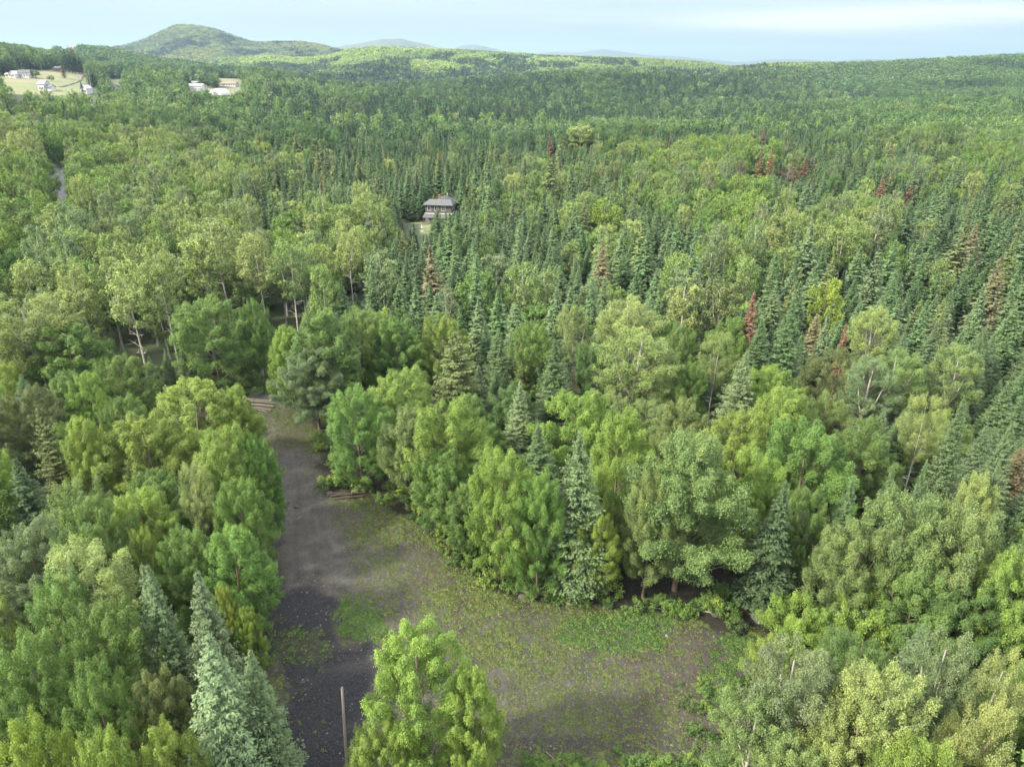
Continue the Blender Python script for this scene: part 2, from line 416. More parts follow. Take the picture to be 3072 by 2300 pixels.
def conifer(name, seed, H=14., R=2.1, base=.06, step=.34, nb=10, sprays=9, leaf=.42, droop=.28, rag=.15, bark=None, bare=0.0, pw=.95, aspect=.34, tuft=1, core=True):
    rng = np.random.default_rng(seed)
    P = []; Nn = []; Al = []; V = []; Sz = []
    T = Tubes(); bk = bark or M_DARKBARK
    tr = H * .011 + .03
    wob = rng.normal(size=2) * .06
    zs = np.linspace(-.4, H * .995, 8)
    T.add([np.array([wob[0] * z / H * math.sin(z), wob[1] * z / H, z]) for z in zs], [tr * (1 - .96 * max(z, 0) / H) for z in zs], 6)
    z = base * H; lev = 0
    sect = rng.uniform(.8, 1.15, 7)
    while z < H * .985:
        t = (z - base * H) / (H * (1 - base))
        ln0 = R * ((1 - t) ** pw) * (1 if t > .10 else .55 + 4.5 * t) + .06
        k = max(3, int(round(nb * (.45 + .55 * (1 - t)))))
        p0 = rng.uniform(0, 6.28)
        for b in range(k):
            a = p0 + b * 6.2832 / k + rng.normal() * .22
            ln = ln0 * rng.uniform(1 - rag * 1.6, 1 + rag) * sect[int((a % 6.2832) / 6.2832 * 7) % 7]
            if rng.uniform() < .05 * (1 + 6 * bare): ln *= .5
            out = np.array([math.cos(a), math.sin(a), 0]); sid = np.array([-math.sin(a), math.cos(a), 0])
            up = .75 * t + .05
            ns = max(2, int(sprays * (ln / R) ** .8 + 1))
            if t < .55 and ln > .8:
                e = out * ln * .9 + np.array([0, 0, z + up * ln * .9 - droop * ln * .8])
                T.add([np.array([0, 0, z]), e], [.03, .008], 3)
            for q in range(ns):
                u = (q + rng.uniform(.1, .9)) / ns
                u = .16 + .84 * u
                zc = z + up * u * ln - droop * u * u * ln + .10 * u ** 3 * ln
                for sg in ((-1, 1) if u < .93 else (0,)):
                    for _t in range(tuft):
                        if bare > 0 and rng.uniform() < bare: continue
                        spread = (1 - u * .55) * ln * .26
                        c = out * u * ln + sid * sg * spread * rng.uniform(.25, 1.1) + np.array([0, 0, zc + rng.normal() * .05])
                        al = out * rng.uniform(.6, 1.1) + sid * sg * rng.uniform(.3, .9) + np.array([0, 0, .1 + .8 * t + rng.normal() * .2])
                        nn = np.array([0, 0, 1.0]) + out * rng.uniform(.1, .8) + rng.normal(size=3) * .3
                        P.append(c); Al.append(al); Nn.append(nn)
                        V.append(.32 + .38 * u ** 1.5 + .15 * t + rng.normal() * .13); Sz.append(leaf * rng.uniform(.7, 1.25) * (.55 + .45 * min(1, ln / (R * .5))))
        z += step * (1 - .45 * t) * rng.uniform(.8, 1.2)
    for q in range(5):          # the leader
        P.append(np.array([0, 0, H * (.955 + .01 * q)])); a = rng.uniform(0, 6.28)
        Al.append(np.array([.12 * math.cos(a), .12 * math.sin(a), 1])); Nn.append(np.array([math.cos(a), math.sin(a), .1])); V.append(.8); Sz.append(leaf * 1.1)
    P = np.array(P); Nn = norm(np.array(Nn)); Al = norm(np.array(Al))
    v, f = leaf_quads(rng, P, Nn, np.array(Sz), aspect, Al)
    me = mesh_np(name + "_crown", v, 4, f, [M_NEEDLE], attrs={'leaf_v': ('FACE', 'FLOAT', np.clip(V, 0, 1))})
    return me, T.mesh(name + "_trunk", [bk])
def join_pair(name, pair):
    """crown and trunk in one mesh, for the far-off wood only"""
    a, b = pair
    na, nb_ = len(a.vertices), len(b.vertices)
    va = np.empty(na * 3, np.float32); a.vertices.foreach_get('co', va)
    vb = np.empty(nb_ * 3, np.float32); b.vertices.foreach_get('co', vb)
    fa = np.empty(len(a.loops), np.int32); a.loops.foreach_get('vertex_index', fa)
    fb = np.empty(len(b.loops), np.int32); b.loops.foreach_get('vertex_index', fb)
    val = np.empty(len(a.polygons), np.float32); a.attributes['leaf_v'].data.foreach_get('value', val)
    v = np.concatenate([va, vb]).reshape(-1, 3); f = np.concatenate([fa, fb + na])
    mb = np.zeros(len(b.polygons), np.int32); b.polygons.foreach_get('material_index', mb)
    mi = np.concatenate([np.zeros(len(a.polygons), int), 1 + mb])
    return mesh_np(name, v, 4, f, [a.materials[0], *b.materials], mi, {'leaf_v': ('FACE', 'FLOAT', np.concatenate([val, np.full(len(b.polygons), .5)]))})

PROTO = {}   # (kind, lod) -> list of (crown, trunk); every kind has its own reference height and radius
REF = {'tallaspen': (18., 3.5), 'broad': (14., 4.5), 'maple': (13., 4.6), 'aspen': (18., 3.8), 'fir': (14., 2.15), 'spruce': (14., 1.95), 'pine': (15., 4.2), 'dead': (14., 1.7), 'bush': (3., 2.2), 'bare': (14., 3.2)}
def build_protos():
    for k in range(5):
        PROTO.setdefault(('broad', 0), []).append(broad_tree(f"broad{k}", 100 + k, 14, 4.5, .14, 150, 860, .120, lobe=.68, sparse=(1, .9, .75, 1, .62)[k], fork=k % 2 == 0))
    for k in range(4):
        PROTO.setdefault(('maple', 0), []).append(broad_tree(f"maple{k}", 140 + k, 13, 4.6, .06, 185, 740, .116, lobe=.60, sparse=(1, .95, .8, 1)[k], upright=1.0, top=.36, pw=2.6))
    for k in range(4):
        PROTO.setdefault(('aspen', 0), []).append(broad_tree(f"aspen{k}", 180 + k, 18, 3.8, .32, 115, 480, .125, bark=M_PALEBARK, lobe=.78, upright=1.4, fork=True, barelow=16, limbs=40, top=.5, sparse=.9))
    for k in range(5):
        PROTO.setdefault(('broad', 1), []).append(broad_tree(f"broadm{k}", 200 + k, 14, 4.5, .15, 75, 90, .38, lobe=.85, limbs=5, tsides=5))
    for k in range(4):
        PROTO.setdefault(('maple', 1), []).append(broad_tree(f"maplem{k}", 230 + k, 13, 4.6, .08, 85, 85, .37, lobe=.74, upright=1.25, limbs=4, tsides=5, top=.36))
    for k in range(4):
        PROTO.setdefault(('aspen', 1), []).append(broad_tree(f"aspenm{k}", 260 + k, 18, 3.8, .30, 70, 85, .35, bark=M_PALEBARK, lobe=.9, upright=1.4, fork=k % 2 == 0, barelow=4, limbs=5, tsides=5, top=.5))
    for k in range(4):
        PROTO.setdefault(('fir', 0), []).append(conifer(f"fir{k}", 300 + k, 14, 2.6, .04, .27, 14, 15, .215, .17, .22, tuft=3, pw=.92))
        PROTO.setdefault(('spruce', 0), []).append(conifer(f"spruce{k}", 330 + k, 14, 2.3, .08, .31, 12, 12, .25, .34, .28, tuft=3, pw=1.0))
        PROTO.setdefault(('fir', 1), []).append(conifer(f"firm{k}", 360 + k, 14, 2.6, .05, .42, 11, 6, .60, .14, tuft=1, aspect=.46, pw=.92))
        PROTO.setdefault(('spruce', 1), []).append(conifer(f"sprucem{k}", 390 + k, 14, 2.3, .08, .46, 10, 5, .64, .34, .22, aspect=.46))
    for k in range(3):
        PROTO.setdefault(('tallaspen', 0), []).append(broad_tree(f"tallaspen{k}", 190 + k, 18, 3.5, .42, 105, 470, .12, bark=M_WHITEBARK, thick=.52, lobe=.85, upright=1.4, fork=True, barelow=14, limbs=30, top=.5, sparse=.8))
        PROTO.setdefault(('tallaspen', 1), []).append(broad_tree(f"tallaspenm{k}", 195 + k, 18, 3.5, .42, 90, 80, .28, bark=M_WHITEBARK, thick=.52, lobe=.9, upright=1.4, fork=True, barelow=10, limbs=12, tsides=6, top=.5, sparse=.8))
    PROTO[('pine', 0)] = [conifer("pine0", 420, 15, 4.2, .10, .42, 11, 16, .40, .20, .30, tuft=4, pw=.75, bare=.15)]
    PROTO[('pine', 1)] = [conifer("pinem0", 421, 15, 4.2, .12, .8, 8, 7, .9, .22, .35, tuft=2, pw=.7, bare=.2, aspect=.5)]
    PROTO[('dead', 0)] = [conifer("dead0", 430, 14, 1.7, .15, .34, 11, 9, .34, .30, .25, tuft=2, bare=.12, bark=M_TWIG)]
    PROTO[('dead', 1)] = [conifer("deadm0", 431, 14, 1.7, .15, .5, 10, 5, .60, .30, .25, tuft=1, bare=.05, bark=M_TWIG, aspect=.45)]
    PROTO[('bush', 0)] = [broad_tree(f"bush{k}", 440 + k, 3., 2.2, .02, 80, 620, .062, lobe=.72, limbs=8, upright=1.1, top=.4) for k in range(3)]
    PROTO[('bush', 1)] = PROTO[('bush', 0)]
    PROTO[('bare', 0)] = [broad_tree(f"bare{k}", 450 + k, 14, 3.2, .3, 60, 14, .2, bark=M_TWIG, fork=True, barelow=40, limbs=60, upright=1.5) for k in range(2)]
    PROTO[('bare', 1)] = PROTO[('bare', 0)]
build_protos()
def far_protos():
    F = {}
    F['broad', 2] = [join_pair(f"wood_broad{k}", broad_tree(f"bf{k}", 500 + k, 14, 4.5, .1, 22, 26, 1.05, limbs=1, tsides=4, lobe=1.25)) for k in range(4)]
    F['broad', 3] = [join_pair(f"wood_broad_far{k}", broad_tree(f"bv{k}", 520 + k, 14, 4.5, .05, 9, 11, 2.1, limbs=1, tsides=3, lobe=1.6)) for k in range(3)]
    F['aspen', 2] = [join_pair(f"wood_aspen{k}", broad_tree(f"af{k}", 540 + k, 18, 3.8, .3, 20, 24, .95, bark=M_PALEBARK, limbs=2, tsides=4, lobe=1.25, upright=1.4)) for k in range(3)]
    F['spruce', 2] = [join_pair(f"wood_spruce{k}", conifer(f"sf{k}", 560 + k, 14, 2.3, .06, 1.0, 7, 2, 1.35, .3, .2, aspect=.6)) for k in range(4)]
    F['spruce', 3] = [join_pair(f"wood_spruce_far{k}", conifer(f"sv{k}", 580 + k, 14, 2.4, .06, 2.0, 6, 1, 2.6, .3, .2, aspect=.7)) for k in range(3)]
    return F
FARP = far_protos()

# ------------------------------------------------------------------ scattering by instances (stuff only)
def scatter(name, protos, pos, scl, rot, idx, tint, label=None):
    n = len(pos)
    me = bpy.data.meshes.new(name + "_points")
    me.vertices.add(n); me.vertices.foreach_set('co', np.asarray(pos, np.float32).ravel())
    def add(an, ty, data, key):
        a = me.attributes.new(an, ty, 'POINT'); a.data.foreach_set(key, np.asarray(data, np.int32 if ty == 'INT' else np.float32).ravel())
    add('scl', 'FLOAT_VECTOR', scl, 'vector'); add('rot', 'FLOAT_VECTOR', rot, 'vector'); add('idx', 'INT', idx, 'value')
    t4 = np.ones((n, 4)); t4[:, :3] = tint
    add('tint', 'FLOAT_COLOR', t4, 'color')
    o = bpy.data.objects.new(name, me); COL.objects.link(o); o['kind'] = 'stuff'
    if label: o['label'] = label
    g = bpy.data.node_groups.new(name + "_scatter", 'GeometryNodeTree')
    g.interface.new_socket('Geometry', in_out='INPUT', socket_type='NodeSocketGeometry')
    g.interface.new_socket('Geometry', in_out='OUTPUT', socket_type='NodeSocketGeometry')
    N, L = g.nodes, g.links
    gi = N.new('NodeGroupInput'); go = N.new('NodeGroupOutput')
    jn = N.new('GeometryNodeJoinGeometry')
    gis = []
    for p in protos:
        po = bpy.data.objects.new("proto_" + p.name, p)
        oi = N.new('GeometryNodeObjectInfo'); oi.inputs['Object'].default_value = po; oi.inputs['As Instance'].default_value = False
        gt = N.new('GeometryNodeGeometryToInstance'); L.new(oi.outputs['Geometry'], gt.inputs[0]); gis.append(gt)
    for gt in reversed(gis): L.new(gt.outputs[0], jn.inputs[0])
    ip = N.new('GeometryNodeInstanceOnPoints')
    L.new(gi.outputs[0], ip.inputs['Points']); L.new(jn.outputs[0], ip.inputs['Instance'])
    ip.inputs['Pick Instance'].default_value = True
    def attr(an, ty):
        a = N.new('GeometryNodeInputNamedAttribute'); a.data_type = ty; a.inputs['Name'].default_value = an
        return a.outputs[0]
    L.new(attr('idx', 'INT'), ip.inputs['Instance Index'])
    er = N.new('FunctionNodeEulerToRotation'); L.new(attr('rot', 'FLOAT_VECTOR'), er.inputs[0]); L.new(er.outputs[0], ip.inputs['Rotation'])
    L.new(attr('scl', 'FLOAT_VECTOR'), ip.inputs['Scale'])
    L.new(ip.outputs[0], go.inputs[0])
    md = o.modifiers.new("scatter", 'NODES'); md.node_group = g
    return o
def obj(name, me, parent=None, **props):
    o = bpy.data.objects.new(name, me); COL.objects.link(o); o.parent = parent
    for k, v in props.items(): o[k] = v
    return o

Q = 1024.0 / 2212.0          # the photograph was measured at 2212 wide
def inpoly(px, py, poly):
    px = np.asarray(px, float); py = np.asarray(py, float); r = np.zeros(px.shape, bool)
    n = len(poly)
    for i in range(n):
        x1, y1 = poly[i]; x2, y2 = poly[(i + 1) % n]
        c = ((y1 > py) != (y2 > py)) & (px < (x2 - x1) * (py - y1) / ((y2 - y1) + 1e-9) + x1)
        r ^= c
    return r
def polydist(px, py, poly):
    px = np.asarray(px, float); py = np.asarray(py, float); d = np.full(px.shape, 1e9)
    for i in range(len(poly)):
        x1, y1 = poly[i]; x2, y2 = poly[(i + 1) % len(poly)]
        dx, dy = x2 - x1, y2 - y1
        t = np.clip(((px - x1) * dx + (py - y1) * dy) / (dx * dx + dy * dy + 1e-9), 0, 1)
        d = np.minimum(d, np.hypot(px - x1 - t * dx, py - y1 - t * dy))
    return np.where(inpoly(px, py, poly), d, -d)
def world_poly(pts):
    return [on_ground(x * Q, y * Q)[:2] for x, y in pts]
CLEAR = world_poly([(520, 845), (640, 850), (690, 930), (700, 1060), (760, 1078), (840, 1080), (920, 1140), (1000, 1225), (1080, 1280), (1200, 1300),
                    (1320, 1325), (1480, 1335), (1560, 1352), (1640, 1372), (1700, 1430), (1640, 1540), (1570, 1656), (1560, 2300), (590, 2300), (590, 1656),
                    (530, 1430), (500, 1330), (550, 1250), (560, 1000), (545, 930)])
BLACK = world_poly([(590, 1300), (650, 1265), (735, 1290), (770, 1340), (810, 1400), (830, 1656), (820, 2200), (580, 2200), (590, 1656), (600, 1440), (545, 1410), (560, 1320)])
TRACK = world_poly([(600, 960), (690, 965), (700, 1060), (770, 1200), (800, 1290), (700, 1300), (580, 1290), (575, 1100)])

# ------------------------------------------------------------------ the ground: one sheet to the horizon
def build_ground():
    s = np.concatenate([np.linspace(-2.2, -.9, 12)[:-1], np.linspace(-.9, .9, 231), np.linspace(.9, 2.2, 12)[1:]])
    yy = np.concatenate([np.linspace(-200, 60, 20)[:-1], 60 * (300 ** np.linspace(0, 1, 330))])
    SS, YY = np.meshgrid(s, yy)
    X = SS * np.maximum(YY, 60) ; Y = YY
    Z = ground(X, Y)
    Z = Z - .7 * ((np.abs(X) < 42) & (Y > 27) & (Y < 93))        # the finer sheet of the clearing lies above it here
    nr, nc = X.shape
    v = np.stack([X, Y, Z], -1).reshape(-1, 3)
    a = (np.arange(nr - 1)[:, None] * nc + np.arange(nc - 1)[None]).ravel()
    f = np.stack([a, a + 1, a + nc + 1, a + nc], 1)
    # what grows there: 1 = meadow, 0 = wood
    px, py, d = project(v[:, 0], v[:, 1], v[:, 2])
    fld = field_mask(v[:, 0], v[:, 1])
    m, n, l = mat_new("woodland_ground")
    o = n.new("ShaderNodeOutputMaterial"); b = n.new("ShaderNodeBsdfPrincipled"); b.inputs['Roughness'].default_value = .95
    g = n.new("ShaderNodeNewGeometry")
    t = n.new("ShaderNodeTexNoise"); t.inputs['Scale'].default_value = .022; t.inputs['Detail'].default_value = 8
    l.new(g.outputs['Position'], t.inputs['Vector'])
    r = n.new("ShaderNodeValToRGB"); r.color_ramp.elements[0].position = .35; r.color_ramp.elements[1].position = .65
    r.color_ramp.elements[0].color = (.026, .040, .018, 1); r.color_ramp.elements[1].color = (.050, .066, .026, 1)
    l.new(t.outputs['Fac'], r.inputs[0])
    t2 = n.new("ShaderNodeTexNoise"); t2.inputs['Scale'].default_value = .03; t2.inputs['Detail'].default_value = 4
    mpp = n.new("ShaderNodeMapping"); mpp.inputs['Scale'].default_value = (.35, 1.6, 1); l.new(g.outputs['Position'], mpp.inputs[0]); l.new(mpp.outputs[0], t2.inputs['Vector'])
    r2 = n.new("ShaderNodeValToRGB"); r2.color_ramp.elements[0].position = .38; r2.color_ramp.elements[1].position = .62
    r2.color_ramp.elements[0].color = (.085, .120, .040, 1); r2.color_ramp.elements[1].color = (.140, .132, .068, 1)
    l.new(t2.outputs['Fac'], r2.inputs[0])
    at = n.new("ShaderNodeAttribute"); at.attribute_name = 'meadow'
    mx = n.new("ShaderNodeMix"); mx.data_type = 'RGBA'
    l.new(at.outputs['Fac'], mx.inputs[0]); l.new(r.outputs[0], mx.inputs[6]); l.new(r2.outputs[0], mx.inputs[7])
    l.new(mx.outputs[2], b.inputs['Base Color']); l.new(b.outputs[0], o.inputs['Surface'])
    me = mesh_np("ground", v, 4, f.ravel(), [m], attrs={'meadow': ('POINT', 'FLOAT', fld)}, smooth=True)
    obj("ground", me, kind='structure')
# meadows, seen round the village: polygons in the photograph turned into polygons on the ground
def ground_hit(x2, y2):
    """first ground point met by the ray of a photo pixel"""
    px, py = x2 * Q, y2 * Q
    u = (px - 512) / FPX; v = (383 - py) / FPX
    Y = np.geomspace(30, 6000, 3000)
    X = u * Y / (CT + v * ST); Zr = CAMH + Y * (-ST + v * CT) / (CT + v * ST)
    k = np.nonzero(ground(X, Y) > Zr)[0]
    k = k[0] if len(k) else len(Y) - 1
    return float(X[k]), float(Y[k])
FIELDS = [[ground_hit(*p) for p in q] for q in [
    [(-60, 172), (60, 160), (110, 150), (150, 146), (178, 152), (182, 182), (170, 205), (60, 206), (-60, 200)],
    [(185, 150), (225, 146), (232, 158), (190, 160)],
    [(225, 172), (300, 166), (300, 182), (225, 184)],
    [(395, 196), (520, 182), (560, 196), (480, 212), (400, 212)],
    [(455, 172), (520, 168), (520, 182), (455, 186)],
    [(130, 112), (170, 110), (170, 117), (130, 118)]]]
LAWN = [on_ground(*(np.array(p) * Q))[:2] for p in [(900, 474), (930, 474), (932, 505), (905, 510)]]
def field_mask(x, y):
    m = np.zeros(np.shape(x))
    for f in FIELDS: m = np.maximum(m, inpoly(x, y, f))
    return np.maximum(m, inpoly(x, y, LAWN))
build_ground()

def blobs(px, py, L, seed, rough=.8):
    """soft-edged patches given in photo pixels (2212 wide)"""
    r = np.zeros(px.shape)
    w = fbm(px / 60, py / 60, seed) - .5; w2 = fbm(px / 18, py / 18, seed + 3) - .5
    for cx_, cy_, rx, ry, k in L:
        d = np.sqrt(((px - cx_) / rx) ** 2 + ((py - cy_) / ry) ** 2) + w * rough + w2 * rough * .6
        r = np.maximum(r, np.clip((1.15 - d) * 2.2, 0, 1) * k)
    return r
GREEN = [(1190, 1290, 160, 36, .35), (1000, 1290, 140, 60, .75), (870, 1240, 120, 50, .55), (820, 1150, 60, 50, .6), (780, 1340, 70, 60, .95), (650, 1400, 80, 45, .95), (620, 1470, 50, 60, .5), (590, 1370, 50, 50, .6),
         (920, 1130, 60, 50, .6), (1100, 1390, 300, 70, .72), (1330, 1360, 130, 45, .85), (1250, 1430, 250, 80, .6), (1180, 1530, 120, 60, .7), (1300, 1550, 220, 70, .55),
         (1200, 1640, 330, 28, .7), (1470, 1600, 120, 40, .5), (1500, 1490, 50, 40, .6), (1580, 1460, 60, 90, .45), (1400, 1650, 260, 30, .9), (640, 900, 60, 60, .8), (660, 960, 70, 30, .5), (610, 1540, 60, 60, .3),
         (780, 1270, 50, 40, .6), (960, 1210, 60, 50, .5), (660, 1600, 60, 70, .35), (1560, 1400, 60, 30, .5), (1330, 1480, 200, 60, .5)]
BROWN = [(760, 1370, 35, 28, 1), (1010, 1260, 120, 60, .8), (1130, 1290, 120, 40, .8), (940, 1180, 70, 50, .7), (640, 950, 60, 22, .7), (1500, 1430, 160, 90, .55), (560, 1290, 30, 60, .8), (1480, 1560, 160, 90, .6), (800, 1110, 90, 30, .5)]
DARKG = [(1330, 1610, 330, 26, .8), (700, 1600, 60, 60, .4), (590, 1250, 30, 60, .7), (1010, 1250, 20, 60, .3), (1200, 1320, 120, 14, .4)]
WETP = [(650, 1165, 40, 12, 1), (640, 1195, 22, 6, 1), (675, 1215, 18, 8, .8), (630, 1145, 30, 10, .8)]
def linedist(x, y, ln):
    d = np.full(np.shape(x), 1e9)
    for (x1, y1), (x2, y2) in zip(ln[:-1], ln[1:]):
        dx, dy = x2 - x1, y2 - y1
        t = np.clip(((x - x1) * dx + (y - y1) * dy) / (dx * dx + dy * dy), 0, 1)
        d = np.minimum(d, np.hypot(x - x1 - t * dx, y - y1 - t * dy))
    return d
RUTS = []
for base, off in (([(640, 930), (640, 1010), (650, 1100), (668, 1180), (700, 1250), (790, 1300), (950, 1345), (1150, 1400), (1400, 1460), (1560, 1500)], (0, 1.75)),
                  ([(650, 1000), (640, 1120), (640, 1220), (660, 1320), (690, 1450), (700, 1600)], (0, 1.7)), ([(690, 1180), (800, 1240), (1000, 1300), (1200, 1350), (1450, 1385)], (0, 1.8))):
    pts = [on_ground(a * Q, b * Q)[:2] for a, b in base]
    P_ = np.array(pts); P_ = np.stack([np.interp(np.linspace(0, 1, 40), np.linspace(0, 1, len(P_)), P_[:, i]) for i in (0, 1)], 1)
    t_ = np.gradient(P_, axis=0); t_ /= np.hypot(t_[:, 0], t_[:, 1])[:, None]
    for o_ in off: RUTS.append([tuple(q) for q in P_ + np.stack([-t_[:, 1], t_[:, 0]], 1) * o_])
def clearing_masks(x, y):
    z = np.zeros(np.shape(x))
    px, py, d = project(x, y, z); px = px / Q; py = py / Q
    w = (fbm(x / 2.2, y / 2.2, 41) - .5) * 3.2 + (fbm(x / .6, y / .6, 44) - .5) * 1.0
    clear = np.clip((polydist(x, y, CLEAR) + w + .3) / 1.0, 0, 1)
    bl = np.clip((polydist(x, y, BLACK) + w * .7) / .7, 0, 1)
    tr = np.clip((polydist(x, y, TRACK) + w * .7 + .3) / 1.4, 0, 1)
    gr = blobs(px, py, GREEN, 61); br = blobs(px, py, BROWN, 71); dk = blobs(px, py, DARKG, 81); wt = blobs(px, py, WETP, 91, .9)
    bl = bl * (1 - blobs(px, py, [(760, 1370, 38, 30, 1), (780, 1320, 40, 30, .9)], 73))
    for ln in RUTS:
        dk = np.maximum(dk, .55 * np.exp(-(linedist(x, y, ln) / .20) ** 2) * (fbm(x / 1.5, y / 1.5, 88) > .42))
    fine = fbm(x / .9, y / .9, 66)
    gr = np.clip(gr * 1.3 - np.clip((.50 - fine) * 3, 0, .5), 0, 1) * clear * (1 - tr * .8)
    return clear, bl * clear, gr, br, dk, tr, wt
def sheet_z(X, Y, M=None):
    clear, bl, gr, br, dk, tr, wt = M if M is not None else clearing_masks(X, Y)
    return ground(X, Y) + .05 + (fbm(X / 3, Y / 3, 30) - .5) * .30 * (1 - tr * .6) + (fbm(X / .5, Y / .5, 31) - .5) * .16 + (1 - clear) * .05 - bl * .06 + bl * (fbm(X / .8, Y / .8, 35) - .5) * .35
def build_clearing():
    x = np.arange(-45, 46, .22); y = np.arange(24, 96, .22)
    X, Y = np.meshgrid(x, y); nr, nc = X.shape
    X, Y = X.ravel(), Y.ravel()
    clear, bl, gr, br, dk, tr, wt = clearing_masks(X, Y)
    Z = sheet_z(X, Y, (clear, bl, gr, br, dk, tr, wt))
    a = (np.arange(nr - 1)[:, None] * nc + np.arange(nc - 1)[None]).ravel()
    f = np.stack([a, a + 1, a + nc + 1, a + nc], 1)
    m, n, l = mat_new("gravel_and_soil")
    o = n.new("ShaderNodeOutputMaterial"); b = n.new("ShaderNodeBsdfPrincipled")
    g = n.new("ShaderNodeNewGeometry")
    def noise(sc, det=5, ro=.6):
        t = n.new("ShaderNodeTexNoise"); t.inputs['Scale'].default_value = sc; t.inputs['Detail'].default_value = det; t.inputs['Roughness'].default_value = ro
        l.new(g.outputs['Position'], t.inputs['Vector']); return t.outputs['Fac']
    def A(nm):
        t = n.new("ShaderNodeAttribute"); t.attribute_name = nm; return t.outputs['Fac']
    def mix(f_, a_, b_):
        t = n.new("ShaderNodeMix"); t.data_type = 'RGBA'
        for i, q in ((0, f_), (6, a_), (7, b_)):
            if isinstance(q, tuple): t.inputs[i].default_value = (*q, 1)
            elif isinstance(q, float): t.inputs[i].default_value = q
            else: l.new(q, t.inputs[i])
        return t.outputs[2]
    def ramp(fac, lo, hi, c0, c1):
        r = n.new("ShaderNodeValToRGB"); r.color_ramp.elements[0].position = lo; r.color_ramp.elements[1].position = hi
        r.color_ramp.elements[0].color = (*c0, 1); r.color_ramp.elements[1].color = (*c1, 1); l.new(fac, r.inputs[0]); return r.outputs[0]
    grav = ramp(noise(8, 8, .95), .42, .60, (.022, .021, .019), (.142, .135, .122))
    grav = mix(ramp(noise(.45, 4), .4, .62, (0, 0, 0), (1, 1, 1)), grav, ramp(noise(7, 8, .95), .43, .60, (.014, .0135, .013), (.100, .096, .090)))
    brown = ramp(noise(6, 8, .92), .42, .60, (.020, .015, .012), (.096, .078, .064))
    black = ramp(noise(7, 8, .97), .45, .62, (.004, .004, .005), (.058, .060, .070))
    green = ramp(noise(9, 8, .9), .40, .62, (.022, .028, .012), (.085, .105, .036))
    litter = ramp(noise(4, 7, .8), .35, .7, (.008, .008, .005), (.032, .029, .016))
    c = mix(A('br'), grav, brown)
    c = mix(A('dk'), c, ramp(noise(6, 8, .95), .43, .62, (.006, .007, .006), (.085, .082, .074)))
    c = mix(A('bl'), c, black)
    gm = n.new("ShaderNodeMath"); gm.operation = 'MULTIPLY_ADD'
    l.new(A('gr'), gm.inputs[0]); gm.inputs[1].default_value = .235; gm.inputs[2].default_value = -.665
    gm1 = n.new("ShaderNodeMath"); gm1.operation = 'ADD'; l.new(noise(3.2, 9, .85), gm1.inputs[0]); l.new(gm.outputs[0], gm1.inputs[1])
    gm2 = n.new("ShaderNodeMath"); gm2.operation = 'MULTIPLY'; gm2.use_clamp = True; l.new(gm1.outputs[0], gm2.inputs[0]); gm2.inputs[1].default_value = 7.0
    c = mix(gm2.outputs[0], c, green)
    c = mix(A('cl'), litter, c)
    l.new(c, b.inputs['Base Color'])
    rr = n.new("ShaderNodeMapRange"); rr.inputs['To Min'].default_value = .92; rr.inputs['To Max'].default_value = .30
    l.new(A('wt'), rr.inputs['Value']); l.new(rr.outputs[0], b.inputs['Roughness'])
    b.inputs['Specular IOR Level'].default_value = .35
    bp = n.new("ShaderNodeBump"); bp.inputs['Strength'].default_value = 1.0; bp.inputs['Distance'].default_value = .22
    l.new(noise(7, 8, .8), bp.inputs['Height']); l.new(bp.outputs[0], b.inputs['Normal'])
    l.new(b.outputs[0], o.inputs['Surface'])
    me = mesh_np("gravel_clearing", np.stack([X, Y, Z], 1), 4, f.ravel(), [m], smooth=True,
                 attrs={k: ('POINT', 'FLOAT', q) for k, q in (('cl', clear), ('bl', bl), ('gr', gr), ('br', br), ('dk', dk), ('wt', wt))})
    obj("gravel_clearing", me, kind='structure')
build_clearing()
def clear_z(X, Y):
    return sheet_z(X, Y)

# ------------------------------------------------------------------ trees: tints and what stands where
TINT = {
    'yellow': (.122, .184, .042), 'bright': (.086, .152, .037), 'mid': (.082, .138, .038), 'deep': (.056, .102, .032), 'grey': (.105, .150, .054),
    'pale': (.155, .198, .072), 'aspen': (.122, .170, .058), 'blue': (.072, .110, .052), 'fir': (.062, .102, .044), 'dark': (.044, .076, .034),
    'olive': (.088, .112, .044), 'rust': (.130, .076, .050), 'brown': (.108, .100, .056), 'gold': (.138, .190, .036), 'silver': (.100, .140, .070)}
WORD = {'yellow': 'yellow-green', 'bright': 'bright green', 'mid': 'mid-green', 'deep': 'deep green', 'grey': 'grey-green', 'pale': 'pale green', 'aspen': 'soft green',
        'blue': 'blue-green', 'fir': 'green', 'dark': 'dark green', 'olive': 'olive', 'rust': 'rust-brown', 'brown': 'brownish', 'gold': 'golden', 'silver': 'silvery'}
NAME = {'broad': ('broadleaf_tree', 'tree'), 'maple': ('maple_tree', 'tree'), 'aspen': ('aspen_tree', 'tree'), 'tallaspen': ('aspen_tree', 'tree'), 'fir': ('fir_tree', 'tree'), 'spruce': ('spruce_tree', 'tree'),
        'pine': ('pine_tree', 'tree'), 'dead': ('dead_spruce_tree', 'dead tree'), 'bush': ('bush', 'bush'), 'bare': ('bare_tree', 'bare tree')}
TINT = {k: tuple(c * 1.22 for c in v) for k, v in TINT.items()}
RND = random.Random(7)
PLACED = []     # x, y, radius
